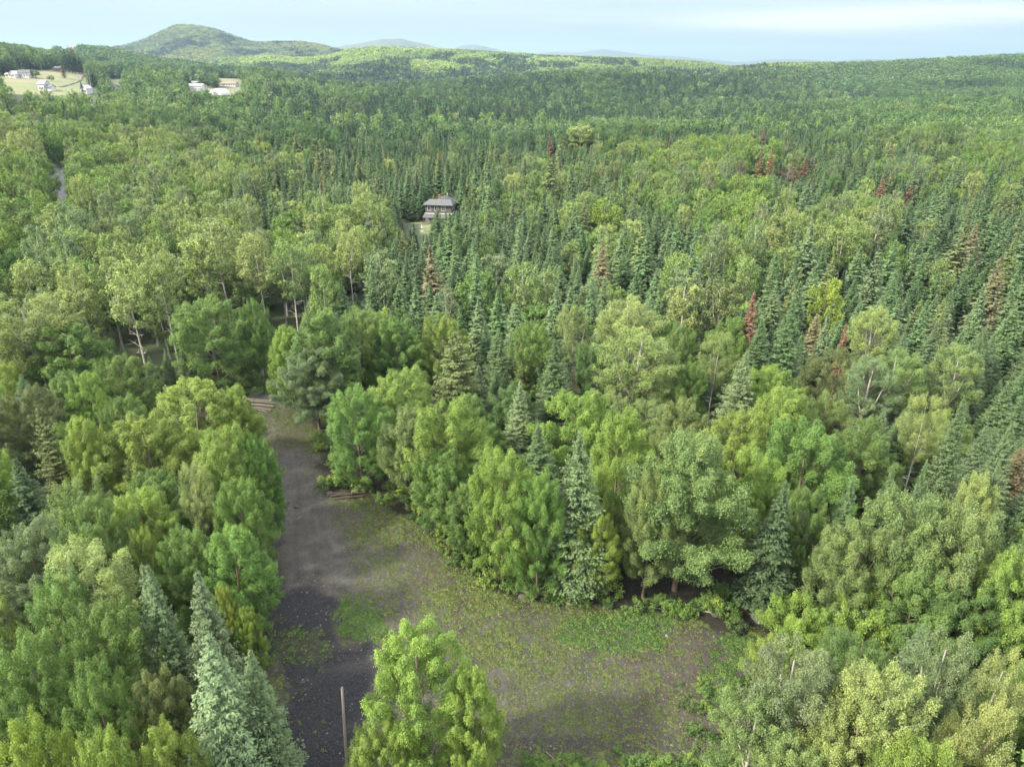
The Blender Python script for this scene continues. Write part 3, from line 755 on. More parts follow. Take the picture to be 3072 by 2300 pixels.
def tree(kind, x, y, h, r, tint, label, group=None, lod=None, rot=None, tjit=.06, lean=0.0):
    z = gz(x, y)
    dist = y * CT + (CAMH - z - h * .6) * ST
    lod = (0 if dist < 105 else 1) if lod is None else lod
    cr, tk = RND.choice(PROTO[(kind, lod)]); tjit = .05
    H0, R0 = REF[kind]
    nm, cat = NAME[kind]
    o = obj(nm, None, category=cat, label=label)
    if group: o['group'] = group
    o.location = (x, y, z + .0)
    a = rot if rot is not None else RND.uniform(0, 6.28)
    o.rotation_euler = (lean + RND.gauss(0, .018), RND.gauss(0, .018), a)
    t = TINT[tint] if isinstance(tint, str) else tint
    j = 1 + RND.uniform(-tjit, tjit) * 1.5
    t = tuple(c * j * (1 + RND.uniform(-tjit, tjit)) for c in t)
    sc = (r / R0 * RND.uniform(.94, 1.06), r / R0 * RND.uniform(.94, 1.06), h / H0)
    for n_, me in (('crown', cr), ('trunk', tk)):
        c = obj(n_, me, o); c.scale = sc
        if n_ == 'crown': c['tint'] = t
    PLACED.append((x, y, r))
    return o

HERO = []
def hero(x2, y2, w2, kind, h, tint, label, **kw):
    """a tree whose top shows at (x2, y2) of the 2212-wide photograph and whose crown is w2 wide there"""
    X, Y, z = at_top(x2 * Q, y2 * Q, h)
    d = Y * CT + (CAMH - z - h * .55) * ST
    r = w2 * Q * .5 * d / FPX * (.80 if kind == 'tallaspen' else 1)
    HERO.append((x2 - w2 * .30, y2 + 2, x2 + w2 * .30, y2 + h * (.8 if kind == 'tallaspen' else .45) * FPX / d / Q, Y - .8))
    return tree(kind, X, Y, h, r, tint, label, **kw)

# (x, y of the top, crown width, kind, height, tint, label), all read off the photograph
HEROES = [
    # edge of the wood to the right of the track
    (760, 825, 150, 'maple', 13.5, 'bright', "bright green maple on two bare stems where the track meets the clearing"),
    (860, 790, 170, 'maple', 13, 'yellow', "yellow-green maple behind the bright one at the end of the track"),
    (960, 850, 170, 'broad', 15, 'yellow', "light green tree with bare grey twigs showing in its crown"),
    (880, 880, 130, 'broad', 12, 'grey', "thin grey-green tree with leaning bare stems, right of the bright track-side maple"),
    (950, 975, 150, 'broad', 10.2, 'mid', "dull green tree in front of the one with bare twigs in its crown"),
    (1085, 950, 170, 'maple', 15, 'yellow', "round even-topped yellow-green tree on the clearing's edge, left of the two fir tips"),
    (1015, 1040, 120, 'broad', 9, 'mid', "low dull green tree at the foot of the round even-topped tree"),
    (1165, 1010, 130, 'maple', 13.9, 'bright', "vivid green maple on the clearing's edge below the shorter fir"),
    (1162, 915, 115, 'fir', 11.5, 'blue', "pale blue-green fir standing behind the vivid green maple"),
    (1256, 930, 160, 'fir', 17, 'blue', "tall pale fir on the clearing's edge beside the small yellowing tree"),
    (1292, 1100, 95, 'broad', 9.9, 'gold', "small yellowing tree on thin leaning stems at the clearing's edge"),
    (1345, 875, 170, 'maple', 16.3, 'yellow', "golden-topped maple with a dark bare trunk behind the small yellowing tree"),
    (1255, 840, 190, 'maple', 13, 'yellow', "broad yellow-green maple just behind the tall pale fir"),
    (1500, 930, 270, 'broad', 17, 'grey', "largest grey-green tree on the clearing's edge, with a thick pale trunk"),
    (1415, 1010, 120, 'broad', 14, 'grey', "slim grey-green tree leaning against the largest tree of the edge"),
    (1690, 1035, 130, 'spruce', 14, 'dark', "dark ragged spruce on the clearing's edge above the boulders"),
    (1752, 1045, 110, 'broad', 12, 'mid', "thin airy green tree right behind the dark ragged spruce"),
    (1860, 1110, 170, 'broad', 13, 'grey', "pale grey-green tree above the two round bushes"),
    (1985, 1055, 230, 'maple', 15, 'grey', "wide many-topped light green tree, tallest of the mass beside the dark hollow"),
    (2110, 1085, 220, 'maple', 15, 'grey', "light green broad tree next to the wide many-topped one, towards the frame's edge"),
    (2205, 1180, 180, 'maple', 13, 'yellow', "yellow-green maple cut by the right edge, below the broad light green trees"),
    (1990, 1210, 180, 'broad', 11, 'mid', "shaded green tree in front of the wide many-topped tree"),
    (2120, 1260, 180, 'broad', 10.5, 'deep', "deep green low tree above the pale silvery crowns at the right edge"),
    (1745, 1298, 150, 'bush', 5.5, 'yellow', "round yellow-green bush, first to the right of the boulders"),
    (1870, 1282, 180, 'bush', 7, 'yellow', "larger round light green bush beside the one near the boulders"),
    (1690, 1390, 130, 'bush', 4.0, 'yellow', "low yellowish bush at the clearing's corner under the round bushes"),
    # bottom right corner
    (1735, 1385, 200, 'aspen', 15, 'silver', "silvery slender-leaved tree spreading over the corner of the clearing"),
    (1650, 1480, 170, 'aspen', 12, 'grey', "low grey-green tree reaching furthest over the clearing's lower corner"),
    (1850, 1420, 140, 'broad', 13.5, 'grey', "thin brownish-green tree between the silvery tree and the pale trunks"),
    (1955, 1440, 190, 'aspen', 16, 'pale', "pale yellowish tree with white upright stems showing through"),
    (2070, 1370, 150, 'aspen', 15.5, 'silver', "whitish round-topped tree above the pale yellowish one"),
    (2195, 1390, 130, 'aspen', 15.5, 'pale', "pale buff-green crown cut by the right edge, above the corner"),
    (1870, 1530, 210, 'broad', 14, 'pale', "pale open tree with forked grey limbs at the bottom of the picture"),
    (2140, 1500, 190, 'broad', 15, 'pale', "pale green tree in the bottom corner, right of the forked limbs"),
    (1750, 1600, 180, 'broad', 12, 'grey', "grey-green tree at the very bottom, left of the forked limbs"),
    (2030, 1590, 190, 'broad', 15, 'yellow', "yellowish tree at the very bottom, right of the forked limbs"),
    # the lone double tree in front
    (893, 1338, 230, 'maple', 14.5, 'yellow', "bright yellow-green tree with a narrow top standing alone in front of the clearing"),
    (1015, 1442, 150, 'maple', 11.5, 'yellow', "lower yellow-green crown grown against the lone bright tree"),
    (815, 1560, 150, 'maple', 8.5, 'yellow', "lowest yellow-green crown at the foot of the lone bright tree"),
    # behind the edge
    (1117, 820, 100, 'fir', 14, 'silver', "silvery blue fir standing alone among maples above the even-topped tree"),
    (1200, 733, 125, 'fir', 15, 'fir', "tall green fir with layered boughs, above and right of the silvery blue fir"),
    (1240, 790, 50, 'fir', 11, 'brown', "thin brownish fir close against the tall layered one"),
    (1130, 725, 44, 'fir', 11, 'olive', "narrow olive fir standing in front of a light green maple"),
    (1150, 688, 115, 'maple', 13, 'bright', "light green maple behind the narrow olive fir"),
    (985, 712, 140, 'pine', 15, 'olive', "grey-brown spreading pine with bare lower boughs in the middle of the wood"),
    (955, 672, 120, 'maple', 13.5, 'yellow', "vivid yellow-topped maple just behind the grey-brown pine"),
    (1275, 740, 90, 'broad', 11.5, 'deep', "small deep green tree right of the tall layered fir"),
    (1375, 705, 185, 'aspen', 15.5, 'aspen', "large pale crown over a skirt of bare grey twigs"),
    (1365, 640, 160, 'aspen', 15, 'pale', "pale yellowish crown just behind the one with the skirt of bare twigs"),
    (1410, 790, 110, 'bare', 9, 'brown', "leafless grey-twigged tree under the large pale crown"),
    (1552, 715, 110, 'tallaspen', 14, 'aspen', "light green tree on a bleached forked trunk, left of the grey-blue spruce"),
    (1612, 755, 105, 'fir', 14, 'silver', "grey-blue spruce with a blunt top beside the bleached forked trunk"),
    (1652, 688, 92, 'fir', 13.5, 'fir', "fresh green fir at the foot of the tall rust-brown dead spruce"),
    (1625, 630, 78, 'dead', 16, 'rust', "tallest rust-brown dead spruce, standing by the fresh green fir"),
    (1830, 698, 46, 'dead', 13, 'rust', "narrow rust-brown dead spruce tip rising from an olive tree"),
    (1815, 745, 130, 'broad', 12.5, 'olive', "olive-brown thin-leaved tree round the narrow rust-brown tip"),
    (1720, 640, 95, 'spruce', 17, 'fir', "tall olive-green spruce right of the fresh green fir"),
    (1790, 672, 45, 'fir', 12, 'blue', "small blue fir between the tall olive spruce and the narrow rusty tip"),
    (1890, 770, 130, 'aspen', 13, 'silver', "silvery airy tree right of the olive-brown one"),
    (1950, 750, 120, 'aspen', 13, 'aspen', "airy grey-green tree behind the silvery one towards the right"),
    (2080, 740, 120, 'aspen', 13.5, 'aspen', "round soft green crown farther right among the airy trees"),
    (1490, 780, 90, 'broad', 11.5, 'mid', "mid-green tree below the bleached forked trunk"),
    (1480, 860, 130, 'broad', 12.5, 'grey', "flat-topped grey-green tree behind the largest tree of the edge"),
    (1600, 880, 150, 'maple', 13, 'yellow', "light green maple behind and right of the largest edge tree"),
    (1700, 830, 170, 'maple', 13, 'yellow', "wide yellow-green maple below the grey-blue spruce"),
    (1760, 905, 200, 'maple', 13.5, 'bright', "wide fresh green maple in the middle of the right-hand maples"),
    (1640, 965, 150, 'maple', 13.5, 'yellow', "yellow-green maple whose crown touches the largest edge tree"),
    (1880, 900, 160, 'maple', 12.5, 'mid', "mid-green maple right of the wide fresh green one"),
    (2010, 845, 110, 'tallaspen', 14, 'pale', "pale yellow-green tree on a thin white forked stem, right side of the wood"),
    (2088, 858, 100, 'fir', 17, 'fir', "big dark-bodied fir with a pale tip right of the white forked stem"),
    (2190, 905, 90, 'fir', 15, 'blue', "blue-green fir at the right edge below the big dark-bodied one"),
    (2150, 990, 80, 'fir', 14, 'blue', "fir tip just above the broad light green trees at the right edge"),
    (1995, 990, 60, 'fir', 13, 'blue', "single blue-green fir tip above the wide many-topped tree"),
    (1930, 1000, 70, 'fir', 13, 'blue', "left one of the fir tips above the wide many-topped tree"),
    (1840, 1020, 75, 'fir', 13, 'fir', "green fir tip behind the pale tree over the round bushes"),
    (2125, 1010, 120, 'broad', 14, 'pale', "pale feathery crown at the right edge among fir tips"),
    # left of the track, near
    (300, 890, 190, 'maple', 13.5, 'yellow', "yellow-green plumed maple left of the one beside the track"),
    (475, 915, 165, 'maple', 14, 'yellow', "tall yellow-green plumed maple beside the track"),
    (540, 935, 110, 'maple', 12.5, 'bright', "bright green maple crown overhanging the track from the left"),
    (512, 1030, 130, 'maple', 12, 'bright', "bright green maple below the tall plumed one, leaning over the puddle"),
    (405, 820, 230, 'maple', 12.5, 'yellow', "wide light green maple on the left just before the dark gap"),
    (500, 830, 120, 'maple', 11, 'yellow', "light green maple by the dark gap at the head of the track"),
    (402, 990, 95, 'tallaspen', 13, 'pale', "pale young aspen with a white stem in front of the plumed maples"),
    (75, 870, 110, 'pine', 15, 'olive', "grey-brown drooping spruce near the left edge"),
    (30, 990, 130, 'spruce', 13, 'dark', "dark spruce at the left edge below the grey-brown one"),
    (250, 765, 150, 'maple', 12, 'mid', "mid-green plumed maple above the wide light green one"),
    (180, 800, 120, 'maple', 12, 'yellow', "soft yellow-green maple left of the mid-green plumed one"),
    (255, 850, 100, 'broad', 11, 'mid', "blue-tinged green tree behind the left plumed maple"),
    (130, 690, 200, 'maple', 14, 'bright', "large bright green maple clump near the left edge behind the grey spruce"),
    (50, 640, 190, 'aspen', 17, 'aspen', "big soft green aspen at the left edge"),
    (40, 830, 130, 'broad', 12, 'olive', "olive-yellow tree at the left edge above the grey-brown spruce"),
    (288, 1135, 75, 'maple', 11, 'yellow', "pale yellow-green layered maple left of the young aspen"),
    (160, 1165, 190, 'aspen', 14, 'pale', "pale buff-green feathery crown at the left above the maple mass"),
    (45, 1115, 160, 'broad', 13, 'silver', "silvery green tree at the left edge above the maple mass"),
    (400, 1130, 160, 'maple', 11, 'mid', "dense green maple below the pale young aspen"),
    (492, 1140, 175, 'maple', 11.5, 'bright', "bright leafy maple bulging towards the dark part of the track"),
    (470, 1262, 75, 'maple', 9, 'gold', "small golden-green maple behind the leaning fir"),
    (530, 1300, 75, 'maple', 7.5, 'yellow', "low golden-green bushy maple at the dark edge of the clearing"),
    (300, 1213, 120, 'fir', 15.5, 'blue', "left one of the pair of joined firs with several sharp tips"),
    (322, 1207, 112, 'fir', 16, 'blue', "right one of the pair of joined firs with several sharp tips"),
    (424, 1230, 145, 'fir', 15.5, 'blue', "leaning blue-green fir between the joined pair and the front fir"),
    (446, 1372, 195, 'fir', 16.5, 'silver', "palest silvery fir in front, tallest of the firs near the bottom"),
    (540, 1392, 155, 'fir', 14, 'blue', "grey-green fir right of the palest one, next to the black gravel"),
    (110, 1230, 190, 'maple', 14, 'mid', "mid-green plumed maple at the left above the darker mass"),
    (215, 1290, 190, 'maple', 14, 'mid', "full mid-green maple left of the joined firs"),
    (60, 1360, 190, 'maple', 14.5, 'mid', "full green maple at the left edge level with the front firs"),
    (190, 1420, 190, 'maple', 14, 'mid', "rounded green maple under the full one left of the firs"),
    (330, 1440, 150, 'maple', 12.5, 'olive', "olive-green maple just left of the palest fir"),
    (350, 1560, 170, 'maple', 13, 'yellow', "yellowish maple at the bottom left of the palest fir"),
    (210, 1570, 190, 'maple', 14, 'yellow', "yellow-tinged maple at the bottom, second from the corner"),
    (40, 1540, 190, 'maple', 14.5, 'gold', "gold-flecked maple in the bottom left corner"),
    # left of the track, farther
    (440, 632, 180, 'maple', 15, 'mid', "great rounded deep green maple above the dark gap"),
    (547, 640, 75, 'maple', 14.5, 'bright', "slim bright maple right of the great rounded one"),
    (610, 700, 110, 'maple', 13, 'yellow', "yellow-green maple leaning over the dark gap"),
    (690, 668, 190, 'broad', 15.5, 'mid', "broad grey-green tree overhanging the head of the track"),
    (665, 740, 150, 'broad', 12.5, 'silver', "dense blue-green tree filling the right side of the track's head"),
    (770, 660, 150, 'maple', 14, 'mid', "mid-green maple behind the overhanging grey-green tree"),
    (850, 680, 130, 'maple', 13, 'mid', "mid-green maple between the overhanging tree and the pine"),
    (330, 512, 110, 'tallaspen', 21, 'aspen', "tall aspen with the longest white trunk in full view"),
    (262, 560, 150, 'tallaspen', 18.5, 'pale', "leaning buff-green aspen left of the longest white trunk"),
    (455, 455, 130, 'tallaspen', 21, 'pale', "tall pale aspen above the great rounded maple"),
    (548, 495, 110, 'tallaspen', 19, 'pale', "pale aspen with a white double fork of branches"),
    (620, 515, 110, 'tallaspen', 18, 'aspen', "soft green airy crown right of the double white fork"),
    (745, 470, 90, 'tallaspen', 18, 'pale', "light yellow-green aspen standing over the young firs"),
    (430, 505, 100, 'aspen', 18, 'aspen', "soft green airy crown left of the double white fork"),
    (390, 752, 52, 'fir', 8, 'blue', "small bright fir beside the trunk of the great rounded maple"),
    (357, 752, 42, 'fir', 7.5, 'blue', "young fir, middle one of the row under the long white trunk"),
    (320, 768, 46, 'fir', 7, 'silver', "silvery young fir left of the row under the long white trunk"),
    (258, 740, 42, 'fir', 9, 'fir', "young fir farthest left in the row of small firs"),
    (456, 818, 26, 'fir', 4.5, 'silver', "tiny silvery fir at the mouth of the dark gap"),
    (738, 600, 55, 'fir', 13, 'fir', "dark fir spire among the aspens right of the double fork"),
    (1310, 425, 80, 'maple', 13, 'gold', "golden-green round maple alone among the firs right of the house"),
    (1800, 592, 85, 'maple', 14, 'gold', "golden-green maple half hidden by firs on the right"),
    (1480, 600, 100, 'aspen', 15, 'pale', "pale forked aspen over the fir stand right of the centre"),
    (1565, 600, 100, 'aspen', 15, 'olive', "buff-green aspen next to the pale forked one"),
    (1585, 680, 120, 'maple', 12.5, 'bright', "fresh green maple left of the tallest dead spruce"),
    (1305, 517, 60, 'fir', 15, 'brown', "buff half-dead fir among green firs in the centre"),
    (1190, 345, 70, 'pine', 17, 'olive', "olive pine standing over the firs right of the house"),
    (1255, 268, 80, 'aspen', 17, 'pale', "pale round crown standing highest above the central ridge of trees"),
    (1670, 320, 29, 'dead', 15, 'rust', "rust-red dead spruce standing at the ridge beside grey branches"),
    (1643, 328, 29, 'dead', 13, 'rust', "rust-red dead spruce just left of the ridge pair"),
    (1742, 335, 32, 'dead', 12, 'rust', "rust-brown dead spruce right of the bare reddish tree"),
    (1708, 350, 60, 'bare', 10, 'rust', "bare reddish-grey tree between two dead spruces"),
    (1602, 335, 44, 'bare', 13, 'brown', "bare grey spruce left of the rust-red group"),
    (1910, 380, 32, 'dead', 12, 'rust', "small rust-brown dead spruce farther right below the ridge"),
    (1972, 395, 27, 'dead', 10, 'rust', "faint rust-tipped spruce right of the small dead one"),
    (1650, 275, 24, 'dead', 14, 'rust', "thin rusty spire above the rust-red group"),
    (1189, 288, 27, 'dead', 14, 'rust', "distant rust-tipped spruce left of the pale round crown"),
    (1449, 288, 14, 'dead', 13, 'rust', "tiny rust-red tip among the ridge maples"),
    (1157, 288, 14, 'dead', 10, 'rust', "tiny red dead tip farthest left on the ridge"),
]
for h_ in HEROES: hero(*h_)
#@@HEROEND@@

# ------------------------------------------------------------------ the wood between and beyond them
XB = [0, 138, 276, 415, 553, 691, 829, 967, 1106, 1244, 1382, 1520, 1659, 1797, 1935, 2074, 2212]
YB = [60, 150, 200, 260, 340, 420, 500, 580, 660, 740, 820, 900, 1000, 1150, 1300, 1450, 1900]
TYPE = [  # S spruce stand, F fir stand, M broadleaves, B aspens, m mixed, R dark broadleaves
    "MMMMMMMMMMMMMRRR",
    "mmmmSSSSSSSSmRRR",
    "mmmmSSSSSSSSSRRR",
    "MMMmmSSSSmMMSSmM",
    "MMBBSSSSmmMMSSmm",
    "MBBBmBSFFmFMBBSS",
    "BBBBBBFFFFFBmSSS",
    "BBBBBmmFFFBmSFSS",
    "MmMMMMmFmBMmFmSF",
    "MMMMMBmMFBBMMBmS",
    "MMMMMMMMMMMMMmMF",
    "MMMMMMMMMMMMMMFF",
    "MMMMMMMMMMMMMmFM",
    "MMMmMMMMMMMMMMMM",
    "MmMmMMMMMMMMBMMM",
    "MMMMMMMMMMMMBBMM"]
MIXP = {'S': (('spruce', .74), ('fir', .20), ('broad', .04), ('aspen', .02)), 'F': (('fir', .78), ('spruce', .14), ('aspen', .04), ('broad', .04)),
        'M': (('broad', .40), ('maple', .42), ('fir', .09), ('aspen', .09)), 'B': (('aspen', .50), ('broad', .28), ('fir', .18), ('spruce', .04)),
        'm': (('fir', .42), ('spruce', .26), ('broad', .20), ('aspen', .12)), 'R': (('broad', .82), ('spruce', .10), ('aspen', .08))}
TN = {'broad': (('mid', 5), ('deep', 1), ('grey', 4), ('yellow', 2), ('bright', 1)), 'maple': (('yellow', 5), ('mid', 3), ('bright', 3), ('grey', 1)), 'aspen': (('aspen', 5), ('pale', 2), ('silver', 3)),
      'fir': (('blue', 4), ('fir', 5), ('dark', 1)), 'spruce': (('dark', 4), ('fir', 4), ('olive', 2), ('blue', 1.5), ('brown', .12))}
def pick(r, table):
    tot = sum(w for _, w in table); q = r * tot
    for k, w in table:
        q -= w
        if q <= 0: return k
    return table[-1][0]
def cell(x2, y2):
    j = min(max(int(np.searchsorted(YB, y2)) - 1, 0), len(TYPE) - 1); i = min(max(int(np.searchsorted(XB, x2)) - 1, 0), 15)
    return TYPE[j][i]
# where the photograph sees through to a house, road, yard or meadow: trees there stay away or stay low
KEEP = [  # (x0, y0, x1, y1 in the photograph, farthest Y that is kept clear in front of it)
    (913, 416, 985, 446, 226), (868, 456, 922, 476, 222), (906, 484, 915, 500, 214),
    (118, 372, 134, 428, 300), (28, 150, 75, 168, 900), (92, 176, 120, 196, 700), (230, 160, 262, 168, 900), (408, 184, 448, 193, 800), (455, 190, 500, 203, 800), (470, 176, 520, 184, 900),
    (175, 190, 210, 203, 700), (240, 186, 256, 194, 800), (120, 144, 180, 158, 950), (0, 168, 165, 196, 700), (150, 99, 166, 107, 1500), (1232, 155, 1244, 166, 900),
    ]
KEEP += [(921, 425, 962, 452, 226)] + HERO
ROADL = [ground_hit(*p) for p in [(124, 500), (125, 450), (127, 420), (126, 395), (124, 375), (119, 350), (114, 320), (112, 300)]]
def road_dist(x, y):
    d = np.full(np.shape(x), 1e9)
    for (x1, y1), (x2, y2) in zip(ROADL[:-1], ROADL[1:]):
        dx, dy = x2 - x1, y2 - y1
        t = np.clip(((x - x1) * dx + (y - y1) * dy) / (dx * dx + dy * dy), 0, 1)
        d = np.minimum(d, np.hypot(x - x1 - t * dx, y - y1 - t * dy))
    px, py, _ = project(x, y, ground(x, y))
    return np.where((py > 170) & (py < 200), d, d + 2.6)
def free(x, y, h, r):
    """arrays: True where a tree may stand"""
    z = ground(x, y)
    px0, py0, d0 = project(x, y, z); px1, py1, d1 = project(x, y, z + h)
    ok = (d0 > 5)
    ok &= polydist(x, y, CLEAR) < -np.minimum(r * .55, 2.4)
    ok &= field_mask(x, y) < .5
    ok &= road_dist(x, y) > 2.2 + r * .45
    rp = r * FPX / d1 * .8
    for (a, b, c, d, yf) in KEEP:
        ok &= ~((y < yf) & (px1 + rp > a * Q) & (px1 - rp < c * Q) & (py1 < d * Q) & (py0 > b * Q))
    return ok

rng = np.random.default_rng(11)
# ---- near and middle wood: each tree its own record, spaced by its crown
NEAR_END = 330.0
grid = {}
def near_ok(x, y, r, k=.80):
    gx, gy = int(x // 6), int(y // 6)
    for i in range(gx - 2, gx + 3):
        for j in range(gy - 2, gy + 3):
            for (a, b, c) in grid.get((i, j), ()):
                if (a - x) ** 2 + (b - y) ** 2 < (k * (c + r)) ** 2: return False
    return True
def grid_add(x, y, r): grid.setdefault((int(x // 6), int(y // 6)), []).append((x, y, r))
for (a, b, c) in PLACED: grid_add(a, b, c * .92)
NC = 80000
cy_ = np.sqrt(rng.uniform(14 ** 2, NEAR_END ** 2, NC)); 
cxs = rng.uniform(-1, 1, NC) * (.80 * (cy_ * CT + 17))
cz_ = ground(cxs, cy_)
hh = rng.uniform(0, 1, NC)
zone = fbm(cxs / 28, cy_ / 28, 77, 2)
kinds = []; hs = np.zeros(NC); rs = np.zeros(NC)
p1x, p1y, _d = project(cxs, cy_, cz_ + 12)
jx = rng.normal(size=NC) * 22; jy = rng.normal(size=NC) * 14
for i in range(NC):
    ch = cell(p1x[i] / Q + jx[i], p1y[i] / Q + jy[i])
    q = min(max((zone[i] - .5) * 1.3 + rng.uniform(), 0), .9999) if ch in 'mM' else rng.uniform()
    k = pick(q, MIXP[ch]); kinds.append(k)
    u = hh[i]
    if k in ('fir', 'spruce'):
        hs[i] = 6.2 + 7.0 * u + 2.2 * (u > .92); rs[i] = (1.0 + hs[i] * rng.uniform(.075, .165)) * 1.12
        if ch in 'SFm': hs[i] += 1.0
    elif k == 'aspen': hs[i] = 12 + 5 * u - (2.0 if ch in 'SFm' else 0); rs[i] = rng.uniform(2.4, 3.8)
    else: hs[i] = 9.5 + 4.5 * u - (1.5 if ch in 'SFm' else 0); rs[i] = rng.uniform(2.6, 4.3)
okv = free(cxs, cy_, hs, rs)
RECS = []
# bigger crowns claim their place first in mixed wood
for i in np.nonzero(okv)[0]:
    x, y, r = float(cxs[i]), float(cy_[i]), float(rs[i])
    con = kinds[i] in ('fir', 'spruce')
    if not near_ok(x, y, r * (.92 if con else .80), .82 if con else .80): continue
    # inside the frame?
    px, py, d = project(x, y, cz_[i] + hs[i])
    rr = r * FPX / d
    p0y = project(x, y, cz_[i])[1]
    grid_add(x, y, r * (.92 if con else .80))
    RECS.append(dict(k=kinds[i], x=x, y=y, h=float(hs[i]), r=r, px=float(px), py=float(py), d=float(d), rr=float(rr), inside=bool(-rr < px < 1024 + rr and py < 766 and p0y > 0)))
for R_ in RECS:
    t = pick(rng.uniform(), TN[R_['k']])
    if R_['k'] in ('fir', 'spruce') and R_['d'] < 120 and t == 'dark': t = 'blue'
    R_['t'] = t
print("near wood", len(RECS), {k: sum(1 for r in RECS if r['k'] == k) for k in ('broad', 'maple', 'aspen', 'fir', 'spruce')})

# ---- the ones that show largest are things of their own, told apart by what stands next to them
LAND = [(760, 900, "the bright track-side maple"), (985, 780, "the grey-brown pine"), (1117, 870, "the silvery blue fir"), (1200, 780, "the tall layered fir"), (1500, 1050, "the largest edge tree"),
        (1690, 1120, "the dark ragged spruce"), (1985, 1130, "the wide many-topped tree"), (1625, 680, "the tallest dead spruce"), (1830, 730, "the narrow rusty tip"), (2088, 900, "the big dark-bodied fir"),
        (2010, 890, "the white forked stem"), (950, 440, "the dark house"), (1310, 450, "the golden round maple"), (1800, 620, "the half-hidden golden maple"), (1305, 550, "the buff half-dead fir"),
        (330, 600, "the longest white trunk"), (548, 560, "the double white fork"), (440, 700, "the great rounded maple"), (690, 780, "the tree overhanging the track"), (475, 990, "the tall plumed maple"),
        (75, 930, "the grey-brown drooping spruce"), (400, 1050, "the pale young aspen"), (310, 1270, "the joined firs"), (446, 1450, "the palest fir"), (893, 1450, "the lone bright tree"),
        (1840, 1340, "the round bushes"), (1955, 1500, "the pale upright stems"), (1870, 1580, "the forked grey limbs"), (125, 400, "the gap with the road"), (1375, 760, "the skirt of bare twigs"),
        (1190, 370, "the olive pine"), (1255, 300, "the high pale round crown"), (1690, 340, "the rust-red ridge group"), (1910, 390, "the small rusty spruce"), (1480, 630, "the pale forked aspen"),
        (745, 520, "the yellow-green aspen"), (1165, 1060, "the vivid edge maple"), (1720, 680, "the tall olive spruce"), (590, 880, "the log pile"), (2100, 420, "the far right firs"), (455, 500, "the tall pale aspen"),
        (150, 740, "the large bright maple clump"), (2080, 770, "the round soft crown"), (1612, 800, "the blunt grey-blue spruce"), (1256, 1000, "the tall pale edge fir"), (960, 900, "the bare-twigged light tree")]
ORD = ["", "second ", "third ", "fourth ", "fifth ", "sixth ", "seventh ", "eighth ", "ninth ", "tenth ", "eleventh ", "twelfth ", "thirteenth ", "fourteenth ", "fifteenth ", "sixteenth ", "seventeenth ", "eighteenth ", "nineteenth ", "twentieth "]
NOUN = {'broad': 'broadleaf tree', 'maple': 'maple', 'aspen': 'aspen', 'fir': 'fir', 'spruce': 'spruce'}
GROUP = {'broad': 'broadleaf trees of the wood', 'maple': 'maples of the wood', 'aspen': 'aspens of the wood', 'fir': 'firs of the wood', 'spruce': 'spruces of the wood'}
LIMIT = {'broad': 250, 'maple': 215, 'aspen': 260, 'fir': 250, 'spruce': 285}
single, rest = [], []
for k in LIMIT:
    # drop what is buried: its top lies well below the canopy in front of it
    c = sorted([r for r in RECS if r['k'] == k and r['inside']], key=lambda r: -(r['rr'] ** 2) * (1 + .6 * (k in ('fir', 'spruce'))))
    single += c[:LIMIT[k]]; rest += c[LIMIT[k]:]
rest += [r for r in RECS if not r['inside']]
cells = {}
for r in single:
    x2, y2 = r['px'] / Q, (r['py'] + .3 * r['h'] * FPX / r['d']) / Q
    best = min(LAND, key=lambda l: (l[0] - x2) ** 2 + (l[1] - y2) ** 2)
    dx, dy = x2 - best[0], y2 - best[1]
    if abs(dx) > 1.2 * abs(dy): w = "right of" if dx > 0 else "left of"
    elif dy < 0: w = "behind and right of" if dx > 0 else "behind and left of"
    else: w = "in front and right of" if dx > 0 else "in front and left of"
    size = ("tall " if r['h'] > (14 if r['k'] != 'aspen' else 16.5) else "low " if r['h'] < (11.3 if r['k'] != 'aspen' else 14) else "")
    key = (WORD[r['t']], size, r['k'], w, best[2])
    cells.setdefault(key, []).append((math.hypot(dx, dy), r))
for key, lst in cells.items():
    lst.sort(key=lambda t: t[0])
    for q, (_, r) in enumerate(lst):
        o_ = ORD[min(q, len(ORD) - 1)]
        r['label'] = f"{o_}{key[1]}{key[0]} {NOUN[key[2]]} {key[3]} {key[4]}"
for r in single:
    o = tree(r['k'], r['x'], r['y'], r['h'], r['r'], r['t'], r['label'], group=GROUP[r['k']])

# ---- everything farther: one object for the conifers, one for the broadleaves
def tints(names):
    return np.array([TINT[t] for t in names])
far_pos, far_kind, far_h, far_r, far_t = [], [], [], [], []
for r in rest:
    far_pos.append((r['x'], r['y'])); far_kind.append(r['k']); far_h.append(r['h']); far_r.append(r['r']); far_t.append(TINT[r['t']])
n_near_rest = len(far_pos)
def band(y0, y1, sp, grow=1.0):
    """jittered grid in a band of depth; spacing in metres"""
    out = []
    y = y0
    while y < y1:
        n = int(1.46 * y / sp)
        x = (np.arange(n) - n / 2) * sp + rng.uniform(-.45, .45, n) * sp
        out.append(np.stack([x, y + rng.uniform(-.45, .45, n) * sp], 1)); y += sp * .95
    return np.concatenate(out)
bands = [(330, 520, 3.4), (520, 800, 4.1), (800, 1300, 5.3), (1300, 2300, 7.5), (2300, 4300, 10.5)]
